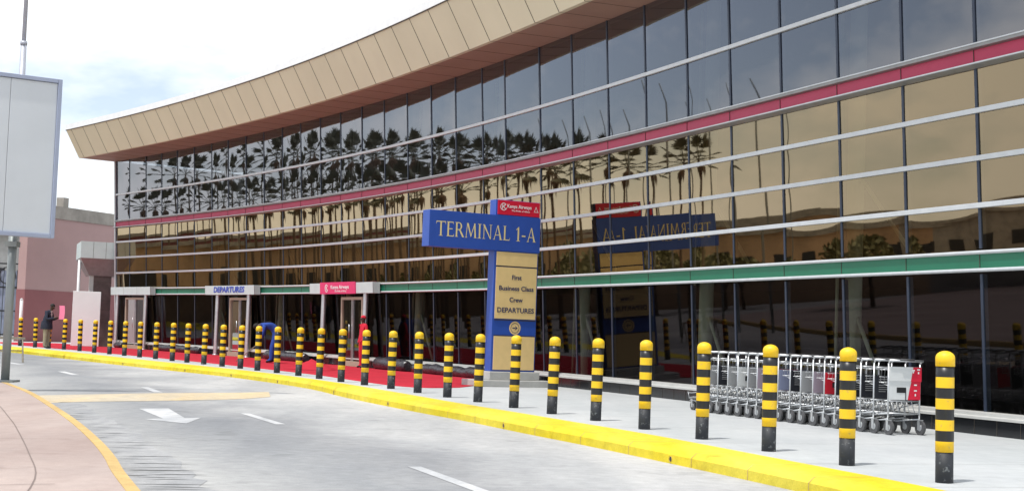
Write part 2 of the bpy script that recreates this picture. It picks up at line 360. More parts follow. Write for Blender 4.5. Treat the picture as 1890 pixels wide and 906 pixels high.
# expansion joints are thin dark lines cut in the new concrete
b = MB()
for i in range(0, 22):
    y = 8 + i*2.4
    j = min(range(len(kin)), key=lambda k: abs(kin[k].y-y)); p = kin[j]; t = (kin[j+1]-kin[j]).normalized(); n = Vector((t.y, -t.x))
    a = p + n*.02; e = p + n*4.0 if y > 40 else p + n*4.5
    b.face([(a.x, a.y, .004), (e.x, e.y, .004), (e.x+t.x*.010, e.y+t.y*.010, .004), (a.x+t.x*.010, a.y+t.y*.010, .004)], 'pave_joint')
tag(b.build('pavement_joint', 'pave_joint'), kind='structure')
b = MB()
P = []
for i in range(len(kin)):
    a, f, o = kin[i], kface[i], kout[i]
    P.append([(a.x, a.y, -.05), (a.x, a.y, .006), (f.x, f.y, .004), (f.x*.6+o.x*.4, f.y*.6+o.y*.4, -.015), (o.x, o.y, -.05), (o.x, o.y, ROAD_Z-.01)])
b.grid(P, 'kerb', smooth=False)
kerb = b.build('kerb', 'kerb'); tag(kerb, kind='structure')
# short gaps between kerb stones
b = MB()
acc = 0
for i in range(1, len(kin)):
    acc += (kin[i]-kin[i-1]).length
    if acc > 1.15 and kin[i].y > 8 and kin[i].y < 60:
        acc = 0; t = (kin[i]-kin[i-1]).normalized(); T2 = Vector((t.x, t.y, 0))*.012
        a, f, o = kin[i], kface[i], kout[i]; n = (o-a).normalized()*.003
        pts = [(a.x, a.y, .0085), (f.x+n.x, f.y+n.y, .0065), (o.x+n.x, o.y+n.y, -.045), (o.x+n.x, o.y+n.y, ROAD_Z)]
        for k in range(3):
            p, q = Vector(pts[k]), Vector(pts[k+1]); b.face([p, q, q+T2, p+T2], 'kerb_worn')
kj = b.build('kerb_joint', 'kerb_worn', kerb)
# drain holes in the kerb face
for (x, y) in ((2.05, 16.5), (-.02, 21.4), (-1.95, 26.1), (-3.45, 30.0), (-5.6, 34.6), (-7.6, 37.9), (-9.4, 40.6), (-11.6, 44.4)):
    j = min(range(len(kout)), key=lambda k: (kout[k]-Vector((x, y))).length); p = kout[j]; t = (kout[j+1]-kout[j]).normalized(); n = Vector((-t.y, t.x))
    b = MB(); b.tube([(p.x+n.x*.004, p.y+n.y*.004, -.10), (p.x-n.x*.03, p.y-n.y*.03, -.10)], .028, 10, 'black')
    b.tube([(p.x+n.x*.003, p.y+n.y*.003, -.10), (p.x+n.x*.009, p.y+n.y*.009, -.10)], .036, 10, 'kerb_worn', cap=False)
    b.build('drain_hole', 'black', kerb)

# near-left pavement of pinkish slabs with its worn yellow kerb
LO = [(-2.1, 9.2), (-3.03, 11.87), (-3.43, 13.09), (-3.99, 14.68), (-4.92, 17.15), (-6.03, 19.92), (-7.61, 23.73), (-8.62, 25.91), (-9.83, 28.4), (-12.3, 33.0), (-18, 42.0), (-30, 56)]
LO = [(-.1, 3.2), (-1.05, 6.0)] + LO
lo = catmull([(a, b_, 0) for a, b_ in LO], 5)
lin = []
for i, q in enumerate(lo):
    t = (lo[min(i+1, len(lo)-1)] - lo[max(i-1, 0)]); t.normalize(); lin.append(Vector((q.x, q.y)) + Vector((-t.y, t.x))*.12)
b = MB(); P = []
for a, c in zip(lin, lo):
    mid = Vector((c.x, c.y))*.86 + a*.14
    P.append([(a.x, a.y, -.05), (a.x, a.y, .006), (mid.x, mid.y, .002), (c.x, c.y, -.03), (c.x, c.y, ROAD_Z-.01)])
b.grid(P, 'kerb_worn', smooth=False); tag(b.build('worn_kerb', 'kerb_worn'), kind='structure')
sheet('left_pavement', [tuple(p) for p in lin] + [(-60, 56), (-60, 3.5)], 0.0, 'slab')
b = MB()
jp = catmull([(-2.9, 8.5, 0), (-3.54, 11.14, 0), (-4.27, 13.23, 0), (-5.31, 16.01, 0), (-5.92, 17.58, 0), (-7.3, 21, 0), (-9.2, 25.4, 0)], 5)
for i in range(len(jp)-1):
    p, q = jp[i], jp[i+1]; b.face([(p.x-.006, p.y, .004), (p.x+.006, p.y, .004), (q.x+.006, q.y, .004), (q.x-.006, q.y, .004)], 'seam')
M['slab_joint'] = mat('slab_joint', (.20, .155, .14), .9)
b.mats[0] = 'slab_joint'
for (x0, y0) in ((-4.62, 14.90), (-6.15, 19.3), (-3.2, 10.9), (-7.9, 23.4)):
    for k in range(8):
        xa, xb = x0-k*.6-.1, x0-k*.6-.7; ya = y0 - .55*(x0-xa)+random.uniform(-.01, .01); yb = y0-.55*(x0-xb)
        b.face([(xa, ya, .004), (xb, yb, .004), (xb, yb+.014, .004), (xa, ya+.014, .004)], 'slab_joint')
tag(b.build('paving_joint', 'slab_joint'), kind='structure')

# paint on the road: children of the road
def flat(name, poly, m_, z=.004, parent=road):
    b = MB(); b.face([(p[0], p[1], ROAD_Z+z) for p in poly], m_); o = b.build(name, m_, parent)
    if o.data.polygons[0].normal.z < 0: o.data.flip_normals()
    return o
for q in ([(-4.10, 22.72), (-3.97, 22.76), (-3.07, 20.55), (-3.20, 20.48)], [(-7.60, 30.5), (-7.46, 30.58), (-6.68, 28.55), (-6.82, 28.46)],
          [(-11.62, 37.9), (-11.46, 38.0), (-10.46, 35.95), (-10.62, 35.85)], [(-.97, 14.82), (-.84, 14.87), (-.05, 12.6), (-.18, 12.55)],
          [(-15.3, 44.3), (-15.1, 44.4), (-13.9, 42.3), (-14.1, 42.2)]):
    flat('lane_dash', q, 'mark')
flat('lane_arrow', [(-5.74, 23.01), (-5.36, 23.35), (-4.62, 21.16), (-4.42, 21.34), (-4.34, 20.0), (-5.06, 20.60), (-4.86, 20.86)], 'mark')
bandp = [(-8.45, 25.5), (-7.65, 26.7), (-6.77, 28.1), (-5.5, 29.35), (-4.9, 30.1)]; bandq = [(-4.55, 28.3), (-5.0, 26.9), (-6.06, 25.45), (-6.97, 24.4), (-7.55, 23.4)]
b = MB(); P = []
bp_, bq_ = catmull([(*p, 0) for p in bandp], 5), catmull([(*p, 0) for p in bandq[::-1]], 5)
hump = []
for p, q in zip(bp_, bq_):
    hump.append([(p.lerp(q, t).x, p.lerp(q, t).y, ROAD_Z + .004 + .045*math.sin(PI*t)) for t in (0, .15, .3, .45, .6, .75, .9, 1)])
b.grid(hump, 'band'); b.build('speed_hump', 'band', road)
# rough gutter of broken concrete blocks beside the worn kerb
b = MB(); gw = random.Random(9); Pg = []
for i in range(12, 44):
    c = lo[i]; wd = .62+.14*gw.random(); Pg.append([(c.x-.01, c.y, ROAD_Z+.003), (c.x+wd*.94, c.y+wd*.30, ROAD_Z+.003)])
b.grid(Pg, 'gutter', False); gt_ = b.build('gutter', 'gutter'); tag(gt_, kind='structure')
# cracked joints along the worn kerb
rc = random.Random(3)
for k in range(34):
    i = 14+int(k*.85); c = lo[i]; y = c.y + rc.uniform(-.25, .25); x = c.x + rc.uniform(.03, .22) - (y-c.y)*.38; L = rc.uniform(.15, .8); d = Vector((1, .25+rc.uniform(-.12, .12)))
    wd = rc.uniform(.008, .045); p0 = Vector((x, y)); p1 = p0 + d*L; p2 = p0+d*L*.5+Vector((0, rc.uniform(-.03, .03)))
    flat('road_crack', [p0, p2 + Vector((0, -wd*.6)), p1, p2 + Vector((0, wd*.6))], 'crack', .0045+.0001*k)

# ------------------------------------------------------------------ the terminal facade as a curve
CO = [1.46803810e-06, -2.96534867e-04, 1.61719681e-02, -7.38232233e-01, 17.6762311]
ZP, LEAN = 5.515, .05575
def fx(y):
    if y < 21: return fx(21) + (21-y)*.40
    return ((((CO[0]*y+CO[1])*y+CO[2])*y)+CO[3])*y+CO[4]
def fdx(y): return (fx(y+.05)-fx(y-.05))/.1
def frame(y):
    d = fdx(y); T = Vector((-d, -1, 0)).normalized(); N = Vector((T.y, -T.x, 0)); return T, N     # T: towards the camera end, N: out to the road
def FP(y, z, out=0.):
    T, N = frame(y); return Vector((fx(y), y, z)) + N*(LEAN*(z-ZP)+out)
UPN = lambda N: (Vector((0, 0, 1)) + N*LEAN).normalized()
MY = [65.8, 64.68, 63.29, 61.98, 60.7, 59.34, 57.95, 56.66, 55.3, 53.94, 52.55, 51.2, 49.79, 48.36, 46.89, 45.37, 43.86, 42.34, 40.84, 39.26, 37.97, 36.1,
      34.45, 32.77, 31.12, 29.45, 27.89, 26.23, 24.57, 22.93, 21.31, 19.68, 18.05, 16.42]
Y0, Y1 = MY[0], MY[-1]
ZSILL, ZG2, ZG1, ZT4, ZT3, ZT2, ZT1, ZS = .33, 2.39, 2.645, 3.333, 4.025, 4.722, 6.853, 8.35
bld = empty('terminal_building', (2, 45, 0))
tag(bld, 'long curved glass airport terminal with crimson and green bands under a tan overhanging roof', 'building')
def ys_list(a, b_, st=.5):
    n = max(1, int(abs(a-b_)/st)); return [a+(b_-a)*i/n for i in range(n+1)]
def strip(name, prof, m_, y0=Y0, y1=Y1, st=.55, caps=True, parent=bld, smooth=False):
    """sweep a closed profile [(out, z)...] along the facade"""
    b = MB(); P = []
    for y in ys_list(y0, y1, st):
        P.append([FP(y, z, o) for o, z in prof] + [FP(y, prof[0][1], prof[0][0])])
    b.grid(P, m_, smooth)
    if caps:
        b.face([FP(y0, z, o) for o, z in prof], m_); b.face([FP(y1, z, o) for o, z in prof], m_)
    bmesh.ops.remove_doubles(b.bm, verts=b.bm.verts, dist=1e-5)
    return b.build(name, m_, parent, world=True)
def rect(o0, o1, z0, z1): return [(o0, z0), (o1, z0), (o1, z1), (o0, z1)]
rw = random.Random(11)
def window(y0, y1, rows, mname, name, wob=1.):
    """one bay: each row is a slightly bowed pane, smooth shaded"""
    b = MB()
    for z0, z1 in rows:
        nu, nv = 12, 8; amp = wob*rw.choice((.0015, .0030, .0042, .0055, .0075)); tx = wob*rw.uniform(-.0065, .0065); tz = wob*rw.uniform(-.004, .004); P = []
        for i in range(nu+1):
            u = i/nu; row = []
            for j in range(nv+1):
                v = j/nv; y = y0+(y1-y0)*u
                p0, p1 = FP(y0, z0+(z1-z0)*v), FP(y1, z0+(z1-z0)*v); T, N = frame((y0+y1)/2)
                bow = amp*(4*u*(1-u))**.8*(.75+.25*(4*v*(1-v))**.8) + tx*(u-.5) + tz*(v-.5)
                row.append(p0.lerp(p1, u) + N*bow)
            P.append(row)
        b.grid(P, mname, True)
    return b.build(name, mname, bld, world=True, recalc=False)
DOORS = {1: 2, 7: 2, 13: 2}      # bays with entrances
for i in range(len(MY)-1):
    a, c = MY[i], MY[i+1]
    window(a, c, [(ZT1, ZS), (ZP+.17, ZT1)], 'glass_up', 'upper_window')
    window(a, c, [(ZT2, ZP-.17), (ZT3, ZT2), (ZT4, ZT3), (ZG1+.02, ZT4)], 'glass_mid', 'middle_window')
    window(a, c, [(ZSILL, ZG2-.02)], 'glass_low', 'lower_window', .25)
for i, y in enumerate(MY):
    T, N = frame(y); b = MB()
    for z0, z1 in ((ZSILL, ZG2-.06), (ZG1+.06, ZP-.175), (ZP+.175, ZS)):
        p, q = FP(y, z0, -.03), FP(y, z1, -.03); U = (q-p).normalized(); b.box((p+q)/2, (.055, .09, (q-p).length), 'mullion', (T, N, U))
    b.build('mullion', 'mullion', bld, world=True)
for z in (ZT1, ZT2, ZT3, ZT4):
    bevel(strip('transom', rect(.0, .055, z-.038, z+.038), 'rail'), .006)
band_c = strip('crimson_band', rect(-.02, .03, ZP-.115, ZP+.100), 'pink')
strip('band_channel', [(-.02, ZP+.102), (.05, ZP+.102), (.11, ZP+.112), (.11, ZP+.175), (-.02, ZP+.175)], 'grey_alu')
strip('band_channel', [(-.02, ZP-.175), (.05, ZP-.175), (.17, ZP-.15), (.17, ZP-.125), (.05, ZP-.117), (-.02, ZP-.117)], 'grey_alu')
strip('band_trim', rect(.171, .182, ZP-.142, ZP-.122), 'rail'); strip('band_trim', rect(.111, .12, ZP+.160, ZP+.18), 'rail')
band_g = strip('green_band', rect(-.02, .03, ZG2+.01, ZG1-.01), 'green')
for z in (ZG2-.002, ZG1+.002):
    pr = [(.04+.032*math.cos(a), z+.029*math.sin(a)) for a in [2*PI*k/10 for k in range(10)]]
    strip('band_rail', pr, 'rail', smooth=True)
# joints of the two coloured bands
for tgt, z0, z1 in ((band_c, ZP-.110, ZP+.098), (band_g, ZG2+.03, ZG1-.03)):
    b = MB()
    for y in MY[1:-1]:
        T, N = frame(y); p, q = FP(y, z0, .034), FP(y, z1, .034); b.box((p+q)/2, (.012, .008, (q-p).length), 'seam', (T, N, (q-p).normalized()))
    join(tgt, b.build('panel_joint', 'seam', bld, world=True))
# plinth and sill: vertical faces, so they ignore the lean
def vstrip(name, prof, m_, y0=Y0, y1=Y1):
    b = MB(); P = []
    def q(y, o, z): T, N = frame(y); v = FP(y, .2, o); return Vector((v.x, v.y, z))
    for y in ys_list(y0, y1, .55): P.append([q(y, o, z) for o, z in prof] + [q(y, *prof[0])])
    b.grid(P, m_, False); b.face([q(y0, *p) for p in prof], m_); b.face([q(y1, *p) for p in prof], m_)
    bmesh.ops.remove_doubles(b.bm, verts=b.bm.verts, dist=1e-5)
    return b.build(name, m_, bld, world=True)
plinth = vstrip('plinth', [(-.1, -.1), (.13, -.1), (.13, .225), (-.1, .225)], 'granite')
vstrip('sill', [(-.1, .226), (.175, .226), (.175, .262), (.12, .275), (.12, .318), (.02, .332), (-.1, .332)], 'sill')
b = MB()
L_ = 0
for y in ys_list(Y0, Y1, .45):
    T, N = frame(y); v = FP(y, .2, .132); b.box((v.x, v.y, .11), (.010, .004, .226), 'seam', (T, N, (0, 0, 1)))
join(plinth, b.build('tile_joint', 'sill', bld, world=True))

# roof overhang
def SO(y): return 1.25 + max(0, (y-30))*.012
def rp(y, o, z): T, N = frame(y); v = FP(y, ZS, 0); return Vector((v.x, v.y, 0)) + N*o + Vector((0, 0, z))
def rstrip(name, prof, m_, y0=Y0+0.15, y1=Y1, caps=True, st=.5):
    b = MB(); P = []
    for y in ys_list(y0, y1, st): P.append([rp(y, SO(y)*k+o, z) for k, o, z in prof] + [rp(y, SO(y)*prof[0][0]+prof[0][1], prof[0][2])])
    b.grid(P, m_, False)
    if caps: b.face([rp(y0, SO(y0)*k+o, z) for k, o, z in prof], m_); b.face([rp(y1, SO(y1)*k+o, z) for k, o, z in prof], m_)
    bmesh.ops.remove_doubles(b.bm, verts=b.bm.verts, dist=1e-5)
    return b.build(name, m_, bld, world=True)
FH, FO = 1.18, .66
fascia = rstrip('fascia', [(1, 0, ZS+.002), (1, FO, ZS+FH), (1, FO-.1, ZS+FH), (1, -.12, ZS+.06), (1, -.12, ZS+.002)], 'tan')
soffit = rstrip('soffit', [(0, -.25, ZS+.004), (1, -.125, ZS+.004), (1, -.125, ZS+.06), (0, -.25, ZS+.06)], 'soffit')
rstrip('roof_edge', [(1, FO-.12, ZS+FH+.002), (1, FO+.03, ZS+FH+.002), (1, FO+.03, ZS+FH+.235), (1, FO-.12, ZS+FH+.235)], 'white')
b = MB(); P = []
for y in ys_list(Y0+.15, Y1, 1.0): P.append([rp(y, SO(y)+FO-.12, ZS+FH+.2), rp(y, -14, ZS+FH+.6)])
b.grid(P, 'rail', False); b.build('roof', 'rail', bld, world=True)
b = MB()      # fascia joints and soffit joints, every half bay
fj = []
for i in range(len(MY)-1): fj += [MY[i], (MY[i]+MY[i+1])/2] if False else [MY[i]]
arc = 0; yy = Y0-.3; joints = []
while yy > Y1:
    joints.append(yy); yy -= 1.15*1/math.sqrt(1+fdx(yy)**2)*1.12
for y in joints:
    T, N = frame(y); p, q = rp(y, SO(y)+.004, ZS), rp(y, SO(y)+FO+.004, ZS+FH); U = (q-p).normalized()
    b.box((p+q)/2, (.016, .006, (q-p).length), 'seam', (T, T.cross(U), U))
join(fascia, b.build('cladding_joint', 'seam', bld, world=True)); b = MB()
for y in joints:
    T, N = frame(y); p, q = rp(y, 0, ZS+.001), rp(y, SO(y), ZS+.001); U = (q-p).normalized(); b.box((p+q)/2, (.010, .004, (q-p).length), 'seam', (T, T.cross(U), U))
join(soffit, b.build('cladding_joint', 'seam', bld, world=True))
rstrip('shadow_gap', [(1, FO+.008, ZS+FH-.03), (1, FO+.02, ZS+FH-.03), (1, FO+.02, ZS+FH+.0), (1, FO+.008, ZS+FH+.0)], 'seam')
# left end of the building: corner post and side wall
p0, p1 = FP(Y0, .33, .0), FP(Y0, ZS, .0); T, N = frame(Y0)
b = MB(); b.box((p0+p1)/2 - T*.07, (.10, .14, (p1-p0).length), 'rail', (T, N, (p1-p0).normalized())); b.box((p0.x-T.x*.1, p0.y-T.y*.1, .17), (.2, .3, .34), 'rail', (T, N, (0, 0, 1)))
b.build('corner_post', 'rail', bld, world=True)
b = MB(); q0 = FP(Y0, ZS, -.08); q1 = q0 - N*14; q0b = FP(Y0, 0, -.08)
o_ = -T*.04
b.face([q0b+o_, Vector((q1.x, q1.y, 0))+o_, q1+o_, q0+o_], 'grey_alu'); b.build('side_wall', 'grey_alu', bld, world=True)
# interior
b = MB(); P = []
for y in ys_list(Y0-.1, Y1, 1.5): P.append([FP(y, ZS, -6.0)*Vector((1, 1, 0)) if False else Vector((FP(y, 3, -6).x, FP(y, 3, -6).y, z)) for z in (.2, ZS+1.4)])
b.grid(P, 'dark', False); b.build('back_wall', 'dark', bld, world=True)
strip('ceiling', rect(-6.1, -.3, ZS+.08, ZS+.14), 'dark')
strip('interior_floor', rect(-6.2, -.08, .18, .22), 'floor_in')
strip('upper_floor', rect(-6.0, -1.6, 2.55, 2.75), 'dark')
for y in (58.6, 54.0, 49.2, 44.6, 40.0, 35.4, 30.1, 25.3, 20.6):
    T, N = frame(y); q = FP(y, 0, -.62); b = MB(); b.tube([(q.x, q.y, .22), (q.x, q.y, ZS-.02)], .15, 16, 'col_in', False)
    for s, dz in ((1, 2.2),):
        a = q + T*(1.1*s)
        b.tube([(q.x, q.y, 1.9), (a.x, a.y, .25)], .035, 8, 'col_in'); b.tube([(q.x, q.y, 4.3), (a.x+T.x*.5*s, a.y+T.y*.5*s, 2.8)], .035, 8, 'col_in')
    b.tube([(q.x-T.x*.5, q.y-T.y*.5, .22), (q.x-T.x*.5, q.y-T.y*.5, ZS-.1)], .03, 8, 'col_in')
    b.build('column', 'col_in', bld, world=True)

# entrances: silver header box, two round posts, a beige framed door
def entrance(ya, yb, pa, pb, da, db):
    o = strip('entrance_header', rect(.10, .34, ZG2-.045, ZG1+.045), 'pale_panel', ya, yb); bevel(o, .01)
    b = MB()
    for y in (ya, yb, *[ya+(yb-ya)*k/3 for k in (1, 2)]):
        T, N = frame(y); p, q = FP(y, ZG2-.04, .342), FP(y, ZG1+.04, .342); b.box((p+q)/2, (.014, .004, (q-p).length), 'grey_alu', (T, N, (q-p).normalized()))
    hj = b.build('header_joint', 'grey_alu', bld, world=True); join(o, hj)
    for y in (pa, pb):
        p = FP(y, 1.2, .26); b = MB(); b.tube([(p.x, p.y, 0), (p.x, p.y, ZG2-.043)], .085, 14, 'steel', False); b.tube([(p.x, p.y, 0), (p.x, p.y, .04)], .12, 14, 'steel'); b.build('entrance_post', 'steel', bld, world=True)
    T, N = frame((da+db)/2); b = MB(); y0, y1 = da, db
    for y in (da, db):
        p, q = FP(y, .02, .16), FP(y, ZG2-.2, .10); b.box((p+q)/2, (.10, .12, (q-p).length), 'beige', (T, N, (q-p).normalized()))
    p, q = FP(da, ZG2-.2, .10), FP(db, ZG2-.2, .10); b.box((p+q)/2, ((q-p).length+.1, .12, .09), 'beige', ((q-p).normalized(), N, (0, 0, 1)))
    p, q = FP(da, .06, .17), FP(db, .06, .17); b.box((p+q)/2+Vector((0, 0, .03)), ((q-p).length+.1, .22, .16), 'beige', ((q-p).normalized(), N, (0, 0, 1)))
    d = b.build('door_frame', 'beige', bld, world=True)
    b = MB(); ym = (da+db)/2
    for u, v in ((da, ym), (ym, db)): b.face([FP(u, .15, .155), FP(v, .15, .155), FP(v, ZG2-.23, .105), FP(u, ZG2-.23, .105)], 'glass_door')
    for y in (ym-.04, ym+.04):
        p, q = FP(y, .1, .165), FP(y, ZG2-.23, .115); b.box((p+q)/2, (.04, .05, (q-p).length), 'steel', (T, N, (q-p).normalized()))
    p, q = FP(ym+.12, .9, .21), FP(ym+.12, 1.35, .20); b.tube([p, q], .014, 8, 'steel')
    dl = b.build('door', 'glass_door', bld, world=True)
    return o
def y_of(i): return MY[int(i)] + (MY[int(i)+1]-MY[int(i)])*(i-int(i)) if i < len(MY)-1 else MY[-1]
e1 = entrance(65.7, 62.35, 65.35, 62.95, 64.75, 63.2)
e2 = entrance(57.9, 54.1, 57.15, 54.75, 56.3, 54.9)
e3 = entrance(50.0, 45.6, 49.25, 46.35, 48.1, 46.7)
# lettering boards on the headers
def on_header(ya, yb, z, name, body, m_, size, width, out=.352, thick=0, shear=0):
    y = (ya+yb)/2; T, N = frame(y); p = FP(y, z, out) - bld.location; return text(name, body, size, m_, p, T, UPN(N), bld, width, shear=shear, thick=thick)
on_header(57.4, 54.7, (ZG1+ZG2)/2+.01, 'entrance_lettering', 'DEPARTURES', 'letter_blue', .29, 2.9, thick=.010, shear=.12)
so_ = strip('airline_board', rect(.342, .375, ZG2-.06, ZG1+.07), 'sign_pink', 49.2, 46.75)
on_header(48.6, 47.0, (ZG1+ZG2)/2+.03, 'airline_lettering', 'Kenya Airways', 'letter_white', .17, 1.45, out=.384, thick=.002)
on_header(48.4, 47.1, (ZG1+ZG2)/2-.10, 'airline_motto', 'The Pride of Africa', 'letter_white', .09, .95, out=.384)
def logo(parent, c, T, U, r, m_='letter_white', name='airline_logo'):
    N = T.cross(U); b = MB(); pts = lambda rr, a0, a1, n: [c + T*rr*math.cos(a0+(a1-a0)*k/n) + U*rr*math.sin(a0+(a1-a0)*k/n) for k in range(n+1)]
    o, i = pts(r, PI*.2, PI*1.9, 20), pts(r*.8, PI*.2, PI*1.9, 20)
    for k in range(20): b.face([o[k], o[k+1], i[k+1], i[k]], m_)
    w_ = r*.22
    for a, e in (((-.35, .6), (-.35, -.6)), ((-.3, -.05), (.55, .6)), ((-.1, .1), (.6, -.6))):
        p, q = c+T*a[0]*r+U*a[1]*r, c+T*e[0]*r+U*e[1]*r; d = (q-p).normalized(); s = d.cross(N)*w_/2; n2 = N*.0012
        b.face([p-s+n2, p+s+n2, q+s+n2, q-s+n2], m_)
    return b.build(name, m_, parent)
T, N = frame(48.85); logo(bld, FP(48.72, (ZG1+ZG2)/2, .386)-bld.location, T, UPN(N), .13)

# ------------------------------------------------------------------ the totem sign
ta = math.radians(31); tu = Vector((math.cos(ta), math.sin(ta), 0)); tn = Vector((-tu.y, tu.x, 0)); UZ = Vector((0, 0, 1))
tot = empty('terminal_sign', (-.40, 33.9, 0), 0)
tag(tot, 'tall blue T-shaped sign reading TERMINAL 1-A with tan DEPARTURES panels on a concrete base', 'sign')
def tb(name, s0, s1, z0, z1, n0, n1, m_, bev=.006):
    b = MB(); b.box(tu*(s0+s1)/2 + tn*(n0+n1)/2 + UZ*(z0+z1)/2, (s1-s0, abs(n1-n0), z1-z0), m_, (tu, tn, UZ)); o = b.build(name, m_, tot)
    if bev: bevel(o, bev)
    return o
tb('lower_step', -.42, 1.52, 0, .15, -.30, .60, 'conc', .015); tb('plinth_block', -.10, 1.26, .15, .345, -.14, .44, 'conc', .015)
tb('sign_column', 0, 1.2, .345, 4.33, 0, .28, 'blue'); tb('sign_beam', -1.75, 1.215, 3.14, 3.965, -.035, .30, 'blue')
tb('blank_panel', .055, 1.165, 2.80, 3.12, -.022, -.001, 'sign_tan', .004); tb('text_panel', .055, 1.165, 1.57, 2.765, -.022, -.001, 'sign_tan', .004)
tb('lower_panel', .055, 1.165, .385, 1.16, -.022, -.001, 'sign_tan', .004); tb('airline_panel', .04, 1.19, 3.985, 4.32, -.022, -.001, 'sign_red', .004)
for z0 in (1.165, 1.53, 2.775): tb('panel_gap', .05, 1.17, z0, z0+.02, -.012, -.0015, 'seam', 0)
for body, z, sz, wd in (('First', 2.53, .15, .26), ('Business Class', 2.275, .15, .94), ('Crew', 2.01, .15, .36), ('DEPARTURES', 1.765, .16, 1.0)):
    text('panel_lettering', body, sz, 'letter_navy', tu*.61 - tn*.026 + UZ*z, tu, UZ, tot, wd, thick=.003)
text('airline_lettering', 'Kenya Airways', .12, 'letter_white', tu*.62 - tn*.026 + UZ*4.19, tu, UZ, tot, .66, thick=.001)
text('airline_motto', 'The Pride of Africa', .06, 'letter_white', tu*.66 - tn*.026 + UZ*4.09, tu, UZ, tot, .5)
logo(tot, tu*.19-tn*.027+UZ*4.17, tu, UZ, .09)
b = MB()
for a, e in (((0, 0), (.05, .12)), ((.05, .12), (.10, 0)), ((.0, 0), (.12, 0))):
    p = tu*(1.03+a[0]) - tn*.027 + UZ*(4.10+a[1]); q = tu*(1.03+e[0]) - tn*.027 + UZ*(4.10+e[1]); d = (q-p).normalized(); s = d.cross(tn)*.006; b.face([p-s, p+s, q+s, q-s], 'letter_white')
b.build('alliance_mark', 'letter_white', tot)
# round arrow badge
cc = tu*.62 + UZ*1.36
def disc(name, r0, r1, n_, m_, par=tot):
    b = MB(); K = 28
    for k in range(K):
        a0, a1 = 2*PI*k/K, 2*PI*(k+1)/K; f = lambda r, a: cc - tn*n_ + tu*r*math.cos(a) + UZ*r*math.sin(a)
        b.face([f(r0, a0), f(r1, a0), f(r1, a1), f(r0, a1)] if r0 > 0 else [cc-tn*n_, f(r1, a0), f(r1, a1)], m_)
    return b.build(name, m_, par)
disc('arrow_badge', 0, .155, .006, 'sign_tan'); disc('badge_ring', .105, .118, .009, 'letter_navy')
b = MB(); f = lambda x, z: cc - tn*.011 + tu*x + UZ*z
b.face([f(-.07, -.014), f(.01, -.014), f(.01, .014), f(-.07, .014)], 'letter_navy'); b.face([f(0, -.055), f(.075, 0), f(0, .055), f(.02, 0)], 'letter_navy'); b.build('badge_arrow', 'letter_navy', tot)
# the large serif capitals
def glyph(ch):
    R_ = lambda x0, y0, x1, y1: [(x0, y0), (x1, y0), (x1, y1), (x0, y1)]
    t, s = .14, .055
    if ch == 'T': return .86, [R_(0, .94, .86, 1), R_(.36, 0, .5, .94), [(0, .94), (.06, .94), (.02, .80), (0, .80)], [(.80, .94), (.86, .94), (.86, .80), (.84, .80)], R_(.26, 0, .6, .035)]
    if ch == 'E': return .68, [R_(.08, 0, .08+t, 1), R_(.2, .94, .62, 1), R_(.2, .49, .54, .545), R_(.2, 0, .66, .06), R_(0, 0, .1, .03), R_(0, .97, .1, 1), [(.57, .85), (.62, .85), (.62, .95), (.59, .95)], [(.62, .05), (.66, .05), (.68, .18), (.66, .18)]]
    if ch == 'I': return .34, [R_(.10, 0, .24, 1), R_(0, 0, .34, .035), R_(0, .965, .34, 1)]
    if ch == 'L': return .66, [R_(.08, 0, .22, 1), R_(.2, 0, .62, .06), R_(0, 0, .1, .03), R_(0, .97, .3, 1), [(.58, .05), (.62, .05), (.66, .2), (.64, .2)]]
    if ch == 'N': return .92, [R_(.12, 0, .18, .96), R_(.76, .04, .82, 1), [(.04, 1), (.20, 1), (.82, 0), (.74, 0)], R_(.02, 0, .28, .03), R_(.66, .97, .92, 1)]
    if ch == 'M': return 1.08, [[(.06, 0), (.12, 0), (.22, 1), (.16, 1)], [(.14, 1), (.29, 1), (.58, .12), (.52, .05)], [(.50, .10), (.55, .05), (.90, 1), (.84, 1)], [(.80, 1), (.92, 1), (1.02, 0), (.87, 0)], R_(0, 0, .2, .03), R_(.80, 0, 1.08, .03)]
    if ch == 'A': return .88, [[(.08, 0), (.14, 0), (.47, 1), (.40, .95)], [(.40, 1), (.49, 1), (.84, 0), (.68, 0)], R_(.24, .30, .64, .35), R_(0, 0, .22, .03), R_(.60, 0, .9, .03)]
    if ch == '1': return .46, [R_(.17, 0, .31, .96), [(.02, .80), (.06, .76), (.24, .92), (.31, 1), (.24, 1)], R_(.06, 0, .42, .035)]
    if ch == '-': return .42, [R_(.03, .33, .39, .42)]
    if ch == 'R':
        P_ = [R_(.08, 0, .22, 1), R_(0, 0, .3, .03), R_(0, .97, .1, 1), [(.36, .50), (.50, .52), (.86, 0), (.68, 0)]]
        K = 10
        for k in range(K):
            a0, a1 = PI/2-PI*k/K, PI/2-PI*(k+1)/K; g = lambda a, rx, rz: (.34+rx*math.cos(a), .735+rz*math.sin(a))
            P_.append([g(a0, .30, .265), g(a1, .30, .265), g(a1, .17, .21), g(a0, .17, .21)])
        P_ += [R_(.2, .945, .35, 1), R_(.2, .47, .35, .525)]; return .86, P_
    return .38, []
txt = 'TERMINAL 1-A'; H_ = .335; gap = .09; tw = sum(glyph(c)[0] for c in txt)+gap*(len(txt)-1); kx = 2.66/tw
x = -1.75+.175; zz = 3.555-H_/2
for ch in txt:
    wd, polys = glyph(ch)
    if polys:
        b = MB()
        for k, pl in enumerate(polys):
            d = .0405+.0004*k; b.face([tu*(x+px*kx) - tn*d + UZ*(zz+pz*H_) for px, pz in pl], 'letter_gold')
        b.build('letter', 'letter_gold', tot)
    x += (wd+gap)*kx

